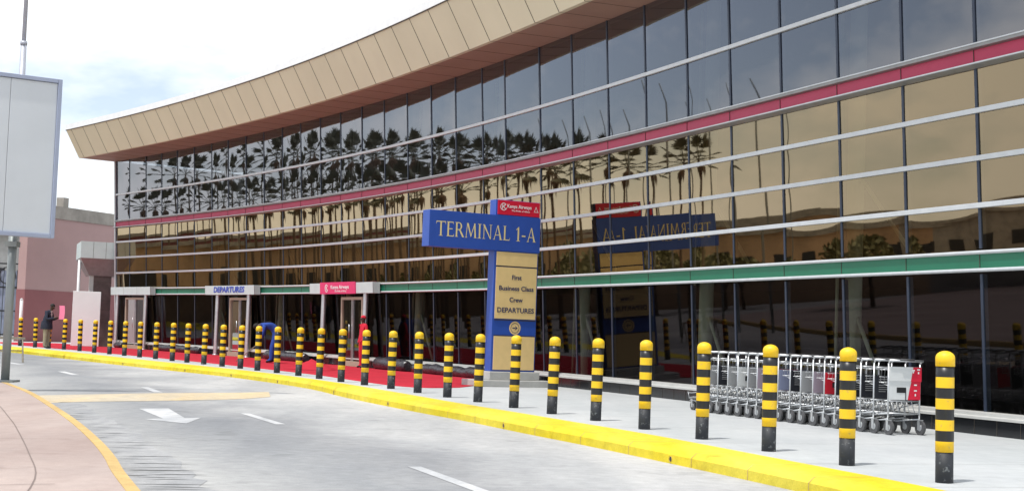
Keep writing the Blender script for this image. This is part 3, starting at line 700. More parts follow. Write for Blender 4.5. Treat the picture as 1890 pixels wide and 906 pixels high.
# ------------------------------------------------------------------ bollards
BP = [(4.03, 13.49), (3.5, 15.06), (2.98, 16.64), (2.44, 18.28), (1.87, 19.86), (1.31, 21.5), (.71, 22.92), (.12, 24.4), (-.51, 26.0), (-1.11, 27.43), (-1.76, 28.97),
      (-2.41, 30.5), (-3.11, 32.02), (-3.78, 33.4), (-4.48, 34.97), (-5.21, 36.6), (-6.0, 38.2), (-6.75, 39.6), (-7.44, 40.85), (-8.22, 42.25), (-9.06, 43.75), (-9.87, 45.15),
      (-10.6, 46.35), (-11.55, 48.1), (-12.45, 49.6), (-13.36, 51.1), (-14.26, 52.5), (-15.27, 54.14), (-16.34, 55.95), (-17.5, 57.8), (-18.45, 58.9), (-19.35, 60.0), (-20.6, 61.9), (-21.7, 63.4)]
def make_bollard():
    r = empty('bollard'); b = MB(); R0 = .083
    prof = [(R0, .28)]; ms = []
    z = .28
    for k in range(8):
        z += .0975; prof.append((R0, z)); ms.append('yellow' if k % 2 == 0 else 'black')
    b.lathe(prof, 28, mats=ms); b.build('striped_post', None, r)
    b = MB(); c0 = z + .0005
    pr = [(R0+.004, c0), (R0+.005, c0+.075)] + [((R0+.004)*math.cos(a), c0+.08+.062*math.sin(a)) for a in [PI/2*k/7 for k in range(7)]] + [(.004, c0+.1425)]
    b.lathe(pr, 28, 'yellow'); b.build('cap', 'yellow', r)
    b = MB(); b.lathe([(R0-.002, -.02), (R0-.003, .2795)], 28, 'sleeve'); b.build('base_sleeve', 'sleeve', r)
    return r
bol = make_bollard()
LM = {1: 'nearest and largest, beyond the luggage trolleys', 2: 'in front of the right end of the trolley row', 3: 'in front of the middle of the trolley row', 4: 'in front of the left end of the trolley row',
      8: 'before the terminal sign panel', 9: 'just left of the terminal sign column', 13: 'in front of the person in red', 18: 'just right of the bending worker in blue',
      19: 'hiding the hands of the bending worker in blue', 30: 'just right of the man in the navy jacket', 31: 'behind the man in the navy jacket', 34: 'farthest, beside the billboard post'}
for i, (x, y) in enumerate(BP):
    o = bol if i == 0 else copy_tree(bol)
    o.location = (x, y, 0); o.rotation_euler = (random.uniform(-.013, .013), random.uniform(-.013, .013), random.uniform(0, 6))
    n = i+1; lb = 'striped bollard %s from the right%s' % (ORD[n], ', '+LM[n] if n in LM else '')
    tag(o, lb, 'bollard', 'striped bollards along the yellow kerb')

# ------------------------------------------------------------------ luggage trolleys, nested in a row
TD = Vector((-.385, .923, 0)); TS = Vector((.923, .385, 0))    # nose direction, right side
def make_trolley():
    """origin on the ground under the middle of the rear axle; nose to +y, right to +x (local)"""
    r = empty('luggage_trolley'); W = .27
    b = MB()
    for s in (-1, 1):
        b.tube([(s*W, -.02, .13), (s*W, -.02, .99)], .0125, 8, 'steel'); b.tube([(s*W, -.02, .99), (s*W, -.05, 1.03)], .0125, 8, 'steel')
        b.tube([(s*W, -.02, .30), (s*.20, .45, .25), (s*.10, .93, .21)], .013, 8, 'steel'); b.tube([(s*W, -.02, .22), (s*.21, .40, .17), (s*.10, .90, .17)], .011, 6, 'steel')
    for z in (.30, .47, .66, .93): b.tube([(-W, -.02, z), (W, -.02, z)], .009, 6, 'steel')
    b.tube([(-.10, .93, .21), (.10, .93, .21)], .013, 8, 'steel'); b.build('frame', 'steel', r)
    b = MB()
    for k in range(7): x = -.2+.4*k/6; b.tube([(x, .0, .305), (x*.5, .90, .222)], .005, 5, 'steel')
    for t in (.2, .4, .6, .8): b.tube([(-(W-.16*t), t*.92, .31-.09*t), ((W-.16*t), t*.92, .31-.09*t)], .005, 5, 'steel')
    b.tube([(-.10, .93, .21), (-.12, .95, .31), (.12, .95, .31), (.10, .93, .21)], .008, 6, 'steel'); b.build('platform', 'steel', r)
    b = MB()      # folding wire flap standing over the rear of the platform
    for k in range(6):
        x = -.22+.44*k/5; b.tube([(x, .02, .31), (x, .10, .47), (x*.9, .24, .42), (x*.8, .34, .30)], .006, 5, 'steel')
    for (y, z) in ((.10, .47), (.24, .42)): b.tube([(-.24, y, z), (.24, y, z)], .007, 5, 'steel')
    for s in (-1, 1): b.tube([(s*.27, -.02, .44), (s*.25, .2, .40), (s*.2, .45, .33), (s*.13, .8, .30), (s*.10, .95, .30)], .008, 6, 'steel')
    b.build('luggage_flap', 'steel', r)
    b = MB()
    for k in range(9): x = -.25+.5*k/8; b.tube([(x, .0, .93), (x, .17, .90), (x, .19, .72), (x, .0, .68)], .0035, 5, 'steel')
    for (y, z) in ((.17, .90), (.185, .80), (.19, .72)): b.tube([(-W, y, z), (W, y, z)], .005, 5, 'steel')
    b.build('basket', 'steel', r)
    b = MB(); b.tube([(-W-.02, -.06, 1.035), (W+.02, -.06, 1.035)], .017, 10, 'steel'); h = b.build('handle', 'steel', r)
    b = MB(); b.tube([(-.12, -.08, 1.05), (.12, -.08, 1.05)], .013, 8, 'rubber'); b.build('brake_bar', 'rubber', r)
    for (x, y) in ((-W, -.02), (W, -.02), (-.11, .80), (.11, .80)):
        b = MB(); rr = .102 if y < 0 else .082; y2 = y-.03
        b.tube([(x-.017, y2, rr), (x+.017, y2, rr)], rr, 18, 'rubber', smooth=False); b.tube([(x-.02, y2, rr), (x+.02, y2, rr)], rr*.45, 12, 'steel')
        wv = b.build('wheel', 'rubber', r)
        b = MB()
        for s in (-1, 1): b.box((x+s*.026, y2+.01, rr+.035), (.006, .05, .13), 'steel')
        b.box((x, y2+.015, rr+.105), (.062, .07, .012), 'steel'); b.build('fork', 'steel', wv)
    return r
PC = {'white': (.72, .74, .74), 'black': (.02, .022, .03), 'grey': (.36, .37, .38), 'mauve': (.36, .31, .38), 'red': (.62, .02, .04), 'blue-grey': (.25, .28, .42)}
for k_, v_ in PC.items(): M['ad_'+k_] = mat('advert_'+k_, v_, .45, 0, .06, 4)
def panel(r, colr):
    b = MB(); b.box((0, -.034, .65), (.53, .006, .32), 'ad_'+colr); o = b.build('advert_panel', 'ad_'+colr, r)
    if colr == 'black':
        b = MB()
        for z, w_ in ((.765, .36), (.735, .40), (.68, .14), (.65, .14), (.62, .16), (.59, .12)): b.box((-.10+w_/2-.10, -.039, z), (w_, .002, .009), 'ad_grey')
        b.build('small_print', 'ad_grey', o)
    if colr in ('white', 'red'):
        b = MB(); b.box((-.06, -.040, .625), (.16, .003, .075), 'black' if colr == 'white' else 'ad_black'); b.box((.015, -.040, .545), (.014, .003, .13), 'ad_black'); b.build('printed_emblem', 'black', o)
    return o
tro = make_trolley()
SEQ = ['white', 'black', 'black', 'black', 'black', 'red', 'mauve', 'grey', 'black', 'blue-grey', 'red', 'mauve', 'grey', 'white', 'grey', 'black', 'grey']
base = Vector((5.56, 20.66, 0)); kids = []
for i, cl in enumerate(SEQ):
    o = tro if i == 0 else copy_tree(tro); kids.append(o)
for i, (o, cl) in enumerate(zip(kids, SEQ)):
    pnl = panel(o, cl)
    o.location = base + TD*(.305*i + random.uniform(-.008, .008)) + TS*random.uniform(-.012, .012); o.rotation_euler = (0, 0, math.atan2(TD.y, TD.x)-PI/2+random.uniform(-.012, .012))
    tag(o, 'steel luggage trolley with %s advert panel, %s from the right end of the nested row' % (cl, ORD[i+1]), 'trolley', 'nested luggage trolleys by the glass wall')
# the last trolley carries the large printed board
r = kids[0]
b = MB(); b.box((.0, -.045, .85), (.55, .008, .20), 'ad_white'); b.build('upper_board', 'ad_white', r)
b = MB()
b.face([(.09, -.0505, .745), (.275, -.0505, .745), (.275, -.0505, .948), (.13, -.0505, .948)], 'sign_red'); b.face([(.05, -.0405, .49), (.265, -.0405, .49), (.265, -.0405, .81), (.13, -.0405, .81), (.085, -.0405, .66)], 'sign_red')
b.build('red_flash', 'sign_red', r)
b = MB()
for q in ((.13, .905), (.22, .915), (.17, .70), (.17, .62)): b.box((q[0], -.0525, q[1]), (.05, .001, .018), 'letter_white')
for q in ((.13, .88), (.22, .87), (.17, .56)): b.box((q[0], -.0525, q[1]), (.022, .001, .03), 'letter_white')
b.build('small_emblems', 'letter_white', r)

# ------------------------------------------------------------------ billboard on the lamp mast
su = Vector((.827, .562, 0)); sn = Vector((-su.y, su.x, 0))
mast = empty('lamp_post', (-9.36, 27.40, 0)); tag(mast, 'tall stepped steel lamp mast rising behind the blank billboard', 'lamp post')
b = MB(); b.tube([(0, 0, -.02), (0, 0, 2.95)], .078, 16, 'pole'); b.box((0, 0, .02), (.42, .42, .04), 'pole'); b.box((0, 0, 2.57), (.22, .22, .10), 'pole'); b.build('lower_shaft', 'pole', mast)
b = MB(); b.tube([(0, 0, 2.95), (0, 0, 6.36)], [.076, .055], 16, 'mast'); b.tube([(0, 0, 6.34), (0, 0, 6.41)], .064, 16, 'mast'); b.tube([(0, 0, 6.41), (0, 0, 11.5)], [.040, .028], 14, 'mast'); b.build('upper_shaft', 'mast', mast)
b = MB(); b.tube([(0, 0, 11.4), (.5, -.3, 11.8), (1.1, -.7, 11.9)], .03, 10, 'mast'); b.box((1.35, -.85, 11.88), (.6, .25, .1), 'mast'); b.build('lamp_arm', 'mast', mast)
bb = empty('billboard', (-8.58, 27.34, 2.70)); tag(bb, 'blank weathered grey billboard mounted high on the lamp mast at far left', 'billboard')
def bbx(name, s0, s1, z0, z1, n0, n1, m_):
    b = MB(); s0 *= .89; s1 *= .89; z0 *= .89; z1 *= .89; b.box(su*(s0+s1)/2 + sn*(n0+n1)/2 + UZ*(z0+z1)/2, (s1-s0, abs(n1-n0), z1-z0), m_, (su, sn, UZ)); return bevel(b.build(name, m_, bb), .008)
bbx('sheet_panel', -1.05, -.085, .085, 3.27, -.012, .05, 'board'); bbx('sheet_panel', -2.02, -1.056, .085, 3.27, -.012, .05, 'board'); bbx('sheet_panel', -3.0, -2.026, .085, 3.27, -.012, .05, 'board')
bbx('side_frame', -.084, 0, 0, 3.36, -.05, .14, 'board_edge'); bbx('side_frame', -3.1, -3.01, 0, 3.36, -.05, .14, 'board_edge')
bbx('top_frame', -3.1, -.086, 3.275, 3.36, -.05, .14, 'board_edge'); bbx('bottom_frame', -3.1, -.086, 0, .083, -.05, .14, 'board_edge')
b = MB()
for z in (.45, 2.3): b.box(su*-.9 + sn*.09 + UZ*z, (1.6, .08, .08), 'pole', (su, sn, UZ))
b.build('rear_bracket', 'pole', bb)

# ------------------------------------------------------------------ carpet and rolled plastic
def edge(y, o): v = FP(y, .2, o); return (v.x, v.y)
front = [(-24.5, 68.5), (-22.3, 65.2), (-19.6, 61.0), (-16.6, 56.9), (-14.0, 52.8), (-11.3, 48.7), (-9.0, 44.9), (-6.9, 41.3), (-4.9, 37.6), (-3.45, 34.2), (-2.45, 32.1), (-1.7, 31.6), (-1.05, 32.4)]
fc = catmull([(*p, 0) for p in front], 6); P = []
for i, q in enumerate(fc):
    t = i/(len(fc)-1); y2 = 71.5 + (37.6-71.5)*t
    e = edge(min(y2, 65.7), .16) if y2 < 65.7 else (edge(65.7, .16)[0]-(y2-65.7)*.75, y2)
    row = []
    for j in range(13):
        u = j/12; x = q.x+(e[0]-q.x)*u; y = q.y+(e[1]-q.y)*u
        z = .010 + .010*noise.noise(Vector((x*1.1, y*.6, 3))) + .006*abs(math.sin((u*3+.15*math.sin(i*.5))*PI))**8 + (.0 if j else -.006)
        row.append((x, y, max(z, .005)))
    P.append(row)
b = MB(); b.grid(P, 'carpet'); car = b.build('red_carpet', 'carpet'); tag(car, 'long red carpet laid on the pavement between the bollards and the entrances', 'carpet')
md = car.modifiers.new('t', 'SOLIDIFY'); md.thickness = .008; md.offset = -1
if car.data.polygons[0].normal.z < 0: car.data.flip_normals()
b = MB(); P = []
hx, hy = -5.55, 42.0
for i in range(17):
    row = []
    for j in range(9):
        u, v = i/16-.5, j/8-.5; h = .26*math.exp(-(u*u*9+v*v*14))*(1+.5*noise.noise(Vector((u*7, v*7, 1))))+.025
        row.append((hx+u*1.3+v*.35, hy+v*1.2-u*.5, h if abs(u) < .49 and abs(v) < .49 else .018))
    P.append(row)
b.grid(P, 'carpet'); tag(b.build('carpet_offcut', 'carpet'), 'crumpled heap of spare red carpet before the pink signed entrance', 'carpet')
def roll(ya, yb, o, r, label):
    b = MB(); pts = []; rs = []; n = max(6, int((ya-yb)*5))
    for i in range(n+1):
        y = ya+(yb-ya)*i/n; v = FP(y, .2, o+.05*noise.noise(Vector((y, 0, 5)))); rr = r*(1+.30*noise.noise(Vector((y*2.3, 1, 0)))); pts.append((v.x, v.y, rr*.9)); rs.append(rr if 0 < i < n else rr*.7)
    b.tube(pts, rs, 12, 'plastic'); o_ = b.build('plastic_roll', 'plastic'); tag(o_, label, 'plastic roll', 'black plastic rolls along the plinth')
roll(62.0, 58.2, .36, .15, 'bundled black plastic sheet right of the leftmost entrance'); roll(53.2, 50.2, .38, .17, 'bundled black plastic sheet behind the bending worker')
roll(45.3, 43.2, .42, .19, 'thick black plastic bundle just right of the pink signed entrance'); roll(43.0, 38.2, .36, .15, 'long black plastic bundle left of the terminal sign')
roll(36.9, 35.7, .32, .11, 'short black plastic bundle right of the terminal sign base')
roll(65.2, 64.6, .40, .14, 'small black plastic bundle at the left corner of the terminal')

# ------------------------------------------------------------------ people
def person(name, label, loc, rz, J, E_, mats_fn, scale=1.0):
    """J: name -> (x,y,z,r); E_: edges; faces coloured by mats_fn(co)"""
    me = bpy.data.meshes.new(name); names = list(J); me.from_pydata([J[k][:3] for k in names], [(names.index(a), names.index(c)) for a, c in E_], [])
    o = bpy.data.objects.new(name, me); C.objects.link(o)
    sk = o.modifiers.new('skin', 'SKIN'); sk.use_smooth_shade = True
    for i, k in enumerate(names):
        d = me.skin_vertices[0].data[i]; rr = J[k][3]; d.radius = rr if isinstance(rr, tuple) else (rr, rr); d.use_root = (k == 'pelvis')
    sb = o.modifiers.new('sub', 'SUBSURF'); sb.levels = 2; sb.render_levels = 2
    bpy.context.view_layer.update(); dg = bpy.context.evaluated_depsgraph_get(); nm = bpy.data.meshes.new_from_object(o.evaluated_get(dg))
    C.objects.unlink(o); bpy.data.objects.remove(o); nm.materials.clear(); used = []
    for p in nm.polygons:
        k = mats_fn(p.center)
        if k not in used: used.append(k); nm.materials.append(M[k])
        p.material_index = used.index(k); p.use_smooth = True
    r = empty(name, loc, rz); r.scale = (scale,)*3; tag(r, label, 'person')
    bo = bpy.data.objects.new('body', nm); C.objects.link(bo); bo.parent = r; return r
EDG = [('pelvis', 'waist'), ('waist', 'chest'), ('chest', 'neck'), ('neck', 'chin'), ('chin', 'head'), ('head', 'crown')]
for s in 'LR': EDG += [('pelvis', 'hip'+s), ('hip'+s, 'knee'+s), ('knee'+s, 'ankle'+s), ('ankle'+s, 'toe'+s), ('chest', 'sho'+s), ('sho'+s, 'elb'+s), ('elb'+s, 'wri'+s), ('wri'+s, 'palm'+s), ('palm'+s, 'tip'+s), ('palm'+s, 'thumb'+s)]
def fig(over):
    """standing figure facing +x; y is his left; overrides replace joints"""
    J = {'pelvis': (0, 0, .95, (.16, .14)), 'waist': (0, 0, 1.10, (.13, .115)), 'chest': (0, 0, 1.34, (.15, .125)), 'neck': (.01, 0, 1.50, .058), 'chin': (.03, 0, 1.57, .065), 'head': (.03, 0, 1.65, .088), 'crown': (.02, 0, 1.72, .065)}
    for s, k in (('L', 1), ('R', -1)):
        J.update({'hip'+s: (0, k*.09, .88, .095), 'knee'+s: (.01, k*.10, .50, .062), 'ankle'+s: (-.01, k*.10, .09, .045), 'toe'+s: (.15, k*.11, .035, .034),
                  'sho'+s: (0, k*.17, 1.42, .062), 'elb'+s: (-.02, k*.22, 1.13, .047), 'wri'+s: (.05, k*.22, .88, .032), 'palm'+s: (.07, k*.22, .81, .033), 'tip'+s: (.09, k*.22, .73, .016), 'thumb'+s: (.11, k*.21, .79, .013)})
    J.update(over); return J
def face_parts(r, c, fwd=(1, 0, 0), up=(0, 0, 1), hair='hair', capm=None):
    """eyes, nose, ears, mouth and hair built round a head centre c"""
    F_ = Vector(fwd).normalized(); U_ = Vector(up).normalized(); S_ = U_.cross(F_); c = Vector(c)
    b = MB()
    for s in (-1, 1):
        e = c + F_*.082 + S_*.032*s + U_*.012; b.box(e, (.012, .024, .010), 'letter_white', (F_, S_, U_)); b.box(e+F_*.007, (.004, .010, .010), 'black', (F_, S_, U_))
        b.box(c + S_*.088*s + U_*-.005, (.03, .014, .05), 'skin', (F_, S_, U_))
    b.box(c+F_*.095+U_*-.018, (.03, .024, .04), 'skin', (F_, S_, U_)); b.box(c+F_*.083+U_*-.052, (.012, .045, .012), 'maroon', (F_, S_, U_)); b.build('face', 'skin', r)
    b = MB(); hc = c + U_*.022 - F_*.012; K, L2 = 16, 7; P = []
    for i in range(L2+1):
        th = PI*.56*i/L2; row = []
        for j in range(K+1):
            a = 2*PI*j/K; rr = .098; fr = math.cos(a); z = math.cos(th); lim = 1.0 if fr < .3 else .82
            row.append(hc + (F_*fr*math.sin(th*lim) + S_*math.sin(a)*math.sin(th*lim)*.95 + U_*math.cos(th*lim)*1.0)*rr)
        P.append(row)
    b.grid(P, capm or hair); b.build('headscarf' if capm else 'hair', capm or hair, r)
# man in the navy jacket, reading a pink sheet, facing right
mj = fig({'waist': (.0, 0, 1.10, (.20, .17)), 'chest': (.05, 0, 1.31, (.20, .17)), 'neck': (.12, 0, 1.46, .06), 'chin': (.17, 0, 1.52, .064), 'head': (.19, 0, 1.59, .088), 'crown': (.19, 0, 1.66, .062),
          'shoL': (.06, .17, 1.39, .066), 'shoR': (.06, -.17, 1.39, .066), 'elbL': (.10, .24, 1.11, .068), 'elbR': (.10, -.24, 1.11, .068), 'kneeL': (.01, .11, .5, .085), 'kneeR': (.01, -.11, .5, .085), 'ankleL': (-.01, .11, .09, .07), 'ankleR': (-.01, -.11, .09, .07), 'hipL': (0, .1, .88, .12), 'hipR': (0, -.1, .88, .12),
          'wriL': (.33, .13, 1.17, .036), 'wriR': (.33, -.13, 1.17, .036), 'palmL': (.40, .11, 1.19, .034), 'palmR': (.40, -.11, 1.19, .034), 'tipL': (.46, .07, 1.20, .016), 'tipR': (.46, -.07, 1.20, .016),
          'thumbL': (.42, .08, 1.22, .013), 'thumbR': (.42, -.08, 1.22, .013)})
def m_man(c):
    if c.x > .345 and c.z > 1.05: return 'skin'
    if c.z > 1.475 or (c.z > 1.45 and c.x > .12 and abs(c.y) < .06): return 'skin'
    if c.z > .90: return 'shirt' if (c.x > .155 and abs(c.y) < .05 and c.z > 1.2 and c.x < .24) else 'navy_cloth'
    return 'khaki_cloth' if c.z > .10 else 'black'
man = person('person', 'stooping man in navy jacket and khaki trousers holding a pink sheet by the kerb', (-18.35, 58.25, 0), math.radians(-12), mj, EDG, m_man, 1.04)
b = MB()      # jacket skirt
P = []
for z, rx, ry in ((1.05, .19, .21), (.92, .21, .235), (.80, .225, .24), (.74, .22, .235)):
    P.append([(-.02+rx*math.cos(2*PI*k/18), ry*math.sin(2*PI*k/18), z) for k in range(19)])
b.grid(P, 'navy_cloth'); b.build('jacket', 'navy_cloth', man)
face_parts(man, (.19, 0, 1.60), (1, 0, -.45), (.4, 0, 1))
ps = empty('pink_sheet', (-17.88, 58.15, 1.20), math.radians(-12)); tag(ps, 'pink printed sheet held up by the man in the navy jacket', 'paper')
b = MB(); P = [[(x + .02*math.sin(z*6), 0+.015*math.cos(x*8), z) for z in (-.02, .1, .22, .34, .46, .52)] for x in (0, .06, .12, .18, .24)]
b.grid(P, 'pink_paper'); b.build('sheet', 'pink_paper', ps)
# worker in blue bending forward to the left, holding a stick
wj = fig({'pelvis': (-.22, 0, 1.02, (.16, .15)), 'waist': (-.10, 0, 1.17, (.16, .15)), 'chest': (.12, 0, 1.24, (.17, .15)), 'neck': (.27, 0, 1.20, .062), 'chin': (.34, 0, 1.15, .066), 'head': (.41, 0, 1.12, .090), 'crown': (.48, 0, 1.09, .06),
          'hipL': (-.22, .09, .93, .12), 'hipR': (-.22, -.09, .93, .12), 'kneeL': (-.10, .11, .50, .088), 'kneeR': (-.17, -.11, .50, .088), 'ankleL': (-.08, .11, .09, .07), 'ankleR': (-.16, -.12, .09, .07), 'toeL': (.09, .12, .035, .038), 'toeR': (.01, -.13, .035, .038),
          'shoL': (.16, .18, 1.17, .075), 'shoR': (.16, -.18, 1.17, .075), 'elbL': (.22, .22, .87, .060), 'elbR': (.20, -.22, .87, .060), 'wriL': (.33, .12, .62, .040), 'wriR': (.36, -.08, .68, .040),
          'palmL': (.36, .10, .56, .036), 'palmR': (.40, -.05, .62, .036), 'tipL': (.38, .07, .50, .016), 'tipR': (.43, -.02, .57, .016), 'thumbL': (.39, .08, .55, .013), 'thumbR': (.43, -.03, .62, .013)})
def m_work(c):
    if c.x > .29 and c.z < .64 and c.z > .4: return 'skin'
    if c.x > .30 and c.z > .95: return 'skin'
    return 'blue_cloth' if c.z > .085 else 'black'
wk = person('person', 'worker in blue overalls bending over the red carpet with a stick', (-7.78, 47.7, .01), math.radians(188), wj, EDG, m_work, 1.03)
face_parts(wk, (.41, 0, 1.125), (.25, 0, -1), (1, 0, .2))
st = empty('stick', (-8.2, 47.55, .02)); tag(st, 'pale wooden stick held by the bending worker over the carpet', 'stick')
b = MB(); b.tube([(-.60, -.05, .01), (.08, .05, .60)], .014, 8, 'wood'); b.build('shaft', 'wood', st)
# person in red at the pink signed entrance
def m_red(c):
    if c.z > 1.50: return 'skin'
    if (abs(c.y) > .17 and c.z < .86 and c.z > .65): return 'skin'
    return 'red_cloth' if c.z > .085 else 'black'
rj = fig({'elbL': (.0, .24, 1.15, .055), 'wriL': (.12, .20, .95, .04), 'palmL': (.16, .18, .90, .033), 'tipL': (.2, .16, .86, .016), 'thumbL': (.19, .16, .91, .013), 'pelvis': (0, 0, .95, (.15, .14)), 'hipL': (0, .09, .88, .11), 'hipR': (0, -.09, .88, .11), 'kneeL': (.01, .10, .5, .08), 'kneeR': (.01, -.10, .5, .08), 'ankleL': (-.01, .1, .09, .065), 'ankleR': (-.01, -.1, .09, .065)})
rd = person('person', 'person in red clothes and red head covering standing at the pink signed entrance', (-4.50, 45.35, .01), math.radians(215), rj, EDG, m_red, .92)
face_parts(rd, (.03, 0, 1.655), capm='red_cloth')

# ------------------------------------------------------------------ left background
pk = empty('rendered_wall', (-24.2, 73, 0)); tag(pk, 'high windowless rose and maroon rendered wall topped by a bare concrete parapet', 'wall')
d1 = Vector((.383, .924, 0)); d2 = Vector((-.924, .383, 0)); Lw = 24.
def pkb(name, s0, s1, t0, t1, z0, z1, m_):
    b = MB(); b.box(d1*(s0+s1)/2 + d2*(t0+t1)/2 + UZ*(z0+z1)/2, (s1-s0, abs(t1-t0), z1-z0), m_, (d1, d2, UZ)); return b.build(name, m_, pk)
pkb('upper_wall', 0, Lw, -.0, .5, 2.6, 6.3, 'rose'); pkb('lower_wall', -.02, Lw, -.02, .52, -.1, 2.598, 'maroon')
pkb('parapet', -.05, Lw+.05, -.06, .6, 6.302, 6.95, 'old_conc'); pkb('parapet_block', 2.6, 3.0, .05, .5, 6.952, 7.45, 'old_conc')
b = MB(); b.lathe([(.35, 0), (.33, .15), (.22, .3), (.05, .38)], 14, 'black', d1*1.0+d2*.3+UZ*6.95); b.build('roof_vent', 'black', pk)
an = empty('antenna', (-19.35, 85.4, 6.95)); tag(an, 'small red radio antenna on the parapet of the rose rendered wall', 'antenna')
b = MB(); b.tube([(0, 0, 0), (0, 0, 1.3)], .03, 8, 'sign_red')
for z in (.5, .8): b.tube([(-.3, 0, z), (.3, 0, z+.05)], .02, 6, 'sign_red')
b.box((0, 0, .55), (.28, .2, .3), 'sign_red'); b.build('antenna_mast', 'sign_red', an)
gs = empty('grey_shed', (-34, 84, 0)); tag(gs, 'small pale grey building behind the dark gate at the far left', 'building')
b = MB(); b.box((2.5, 0, 2.8), (8, 5, 5.8), 'conc'); b.build('wall', 'conc', gs); b = MB(); b.box((2.5, -.3, 6.2), (8.6, 6, .7), 'grey_alu'); b.build('roof', 'grey_alu', gs)
b = MB(); b.box((4.9, -2.53, 3.4), (1.8, .05, 1.0), 'dark'); b.build('window', 'dark', gs)
gt = empty('metal_gate', (-26.3, 74.5, 0)); tag(gt, 'tall dark metal gate with a scrolled top left of the rose wall', 'gate')
b = MB()
for x in (0, 1.35): b.box((x, 0, 2.1), (.14, .14, 4.2), 'black'); b.box((x, 0, 4.25), (.2, .2, .12), 'black')
for z in (.3, 1.5, 2.7, 3.9): b.box((.67, 0, z), (1.3, .05, .07), 'black')
for k in range(7): b.box((.16+k*.17, 0, 1.9), (.025, .025, 3.4), 'black')
b.tube([(.67+.42*math.cos(a), 0, 3.3+.42*math.sin(a)) for a in [2*PI*k/16 for k in range(17)]], .03, 6, 'black'); b.build('gate_leaf', 'black', gt)
b = MB(); b.box((.67, .1, 1.9), (1.2, .02, 3.3), 'board_edge'); b.build('gate_sheet', 'board_edge', gt)
wp = empty('white_post', (-22.1, 66.3, 0)); tag(wp, 'slim white post behind the farthest bollards at the left edge', 'post')
b = MB(); b.tube([(0, 0, 0), (0, 0, 2.0)], .07, 10, 'white'); b.tube([(0, 0, 2.0), (0, 0, 2.06)], [.08, .03], 10, 'white'); b.build('shaft', 'white', wp)

# canopy and tiled column at the left end of the terminal
T, N = frame(65.7); cn = empty('side_canopy', (-16.9, 66.7, 0)); tag(cn, 'pale grey clad canopy on a brown tiled column at the left end of the terminal', 'canopy')
X1, X2 = Vector((.94, .34, 0)).normalized(), Vector((-.34, .94, 0)).normalized()
def cbx(name, s0, s1, n0, n1, z0, z1, m_):
    b = MB(); b.box(X1*(s0+s1)/2 + X2*(n0+n1)/2 + UZ*(z0+z1)/2, (s1-s0, n1-n0, z1-z0), m_, (X1, X2, UZ)); return bevel(b.build(name, m_, cn), .01)
cbx('canopy_fascia', -2.65, -.70, 0, 3.2, 3.97, 4.72, 'pale_panel')
b = MB(); A = [X1*-2.65, X1*-.70, X1*-.70+X2*3.2, X1*-2.65+X2*3.2]; B_ = [X1*-2.2+X2*.5, X1*-.70+X2*.5, X1*-.70+X2*2.6, X1*-2.2+X2*2.6]
for i in range(4): b.face([A[i]+UZ*3.968, A[(i+1) % 4]+UZ*3.968, B_[(i+1) % 4]+UZ*3.2, B_[i]+UZ*3.2], 'grey_alu')
b.face([q+UZ*3.2 for q in B_], 'grey_alu'); b.build('canopy_underside', 'grey_alu', cn)
b = MB()
for s in (-2.1, -1.55, -1.0): b.box(X1*s - X2*.003 + UZ*4.345, (.012, .004, .74), 'seam', (X1, X2, UZ))
join([c for c in cn.children if c.name.startswith('canopy_fascia')][0], b.build('cladding_joint', 'seam', cn))
cbx('tiled_column', -1.98, -1.20, .6, 1.3, 0, 3.2, 'stone'); cbx('pale_pilaster', -2.18, -1.985, .6, .8, 0, 3.2, 'sill')
for k in range(7): cbx('tile_course', -1.985, -1.195, .595, 1.305, .42*k+.40, .42*k+.41, 'seam')
b = MB(); b.tube([X1*-2.62+X2*.9, X1*-2.62+X2*.9+UZ*3.9], .07, 10, 'white'); b.build('white_prop', 'white', cn)
M['bright_white'] = mat('bright_white_sheet', (.84, .93, .93), .6, 0, .05, 2)
wb = empty('white_board', (-19.5, 65.35, 0)); tag(wb, 'tall blank white board standing beside the brown tiled column', 'board')
b = MB(); dx = Vector((.97, .24, 0)).normalized(); dn = Vector((-.24, .97, 0)).normalized()
b.box(dx*.60 + UZ*1.24, (1.20, .05, 2.44), 'bright_white', (dx, dn, UZ)); bevel(b.build('board_face', 'bright_white', wb), .01)
b = MB()
for s in (.15, 1.05): b.tube([dx*s+UZ*1.9+dn*.03, dx*s+dn*.8], .025, 6, 'wood')
b.build('rear_prop', 'wood', wb)
# trestle on the road at the left
tr = empty('trestle', (-15.5, 44.1, ROAD_Z), math.radians(20)); tag(tr, 'small weathered timber trestle standing on the road by the kerb', 'trestle')
b = MB(); b.box((.35, 0, .72), (1.15, .10, .07), 'wood'); b.build('top_beam', 'wood', tr)
for x in (-.12, .85):
    for s in (-1, 1):
        b = MB(); b.tube([(x, s*.02, .70), (x+.04*(1 if x > 0 else -1), s*.24, .0)], .024, 6, 'wood', smooth=False); b.build('leg', 'wood', tr)
b = MB(); b.tube([(-.12, .1, .35), (.85, .1, .35)], .018, 6, 'wood'); b.tube([(-.12, -.1, .15), (.5, -.1, .45)], .018, 6, 'wood'); b.build('brace', 'wood', tr)

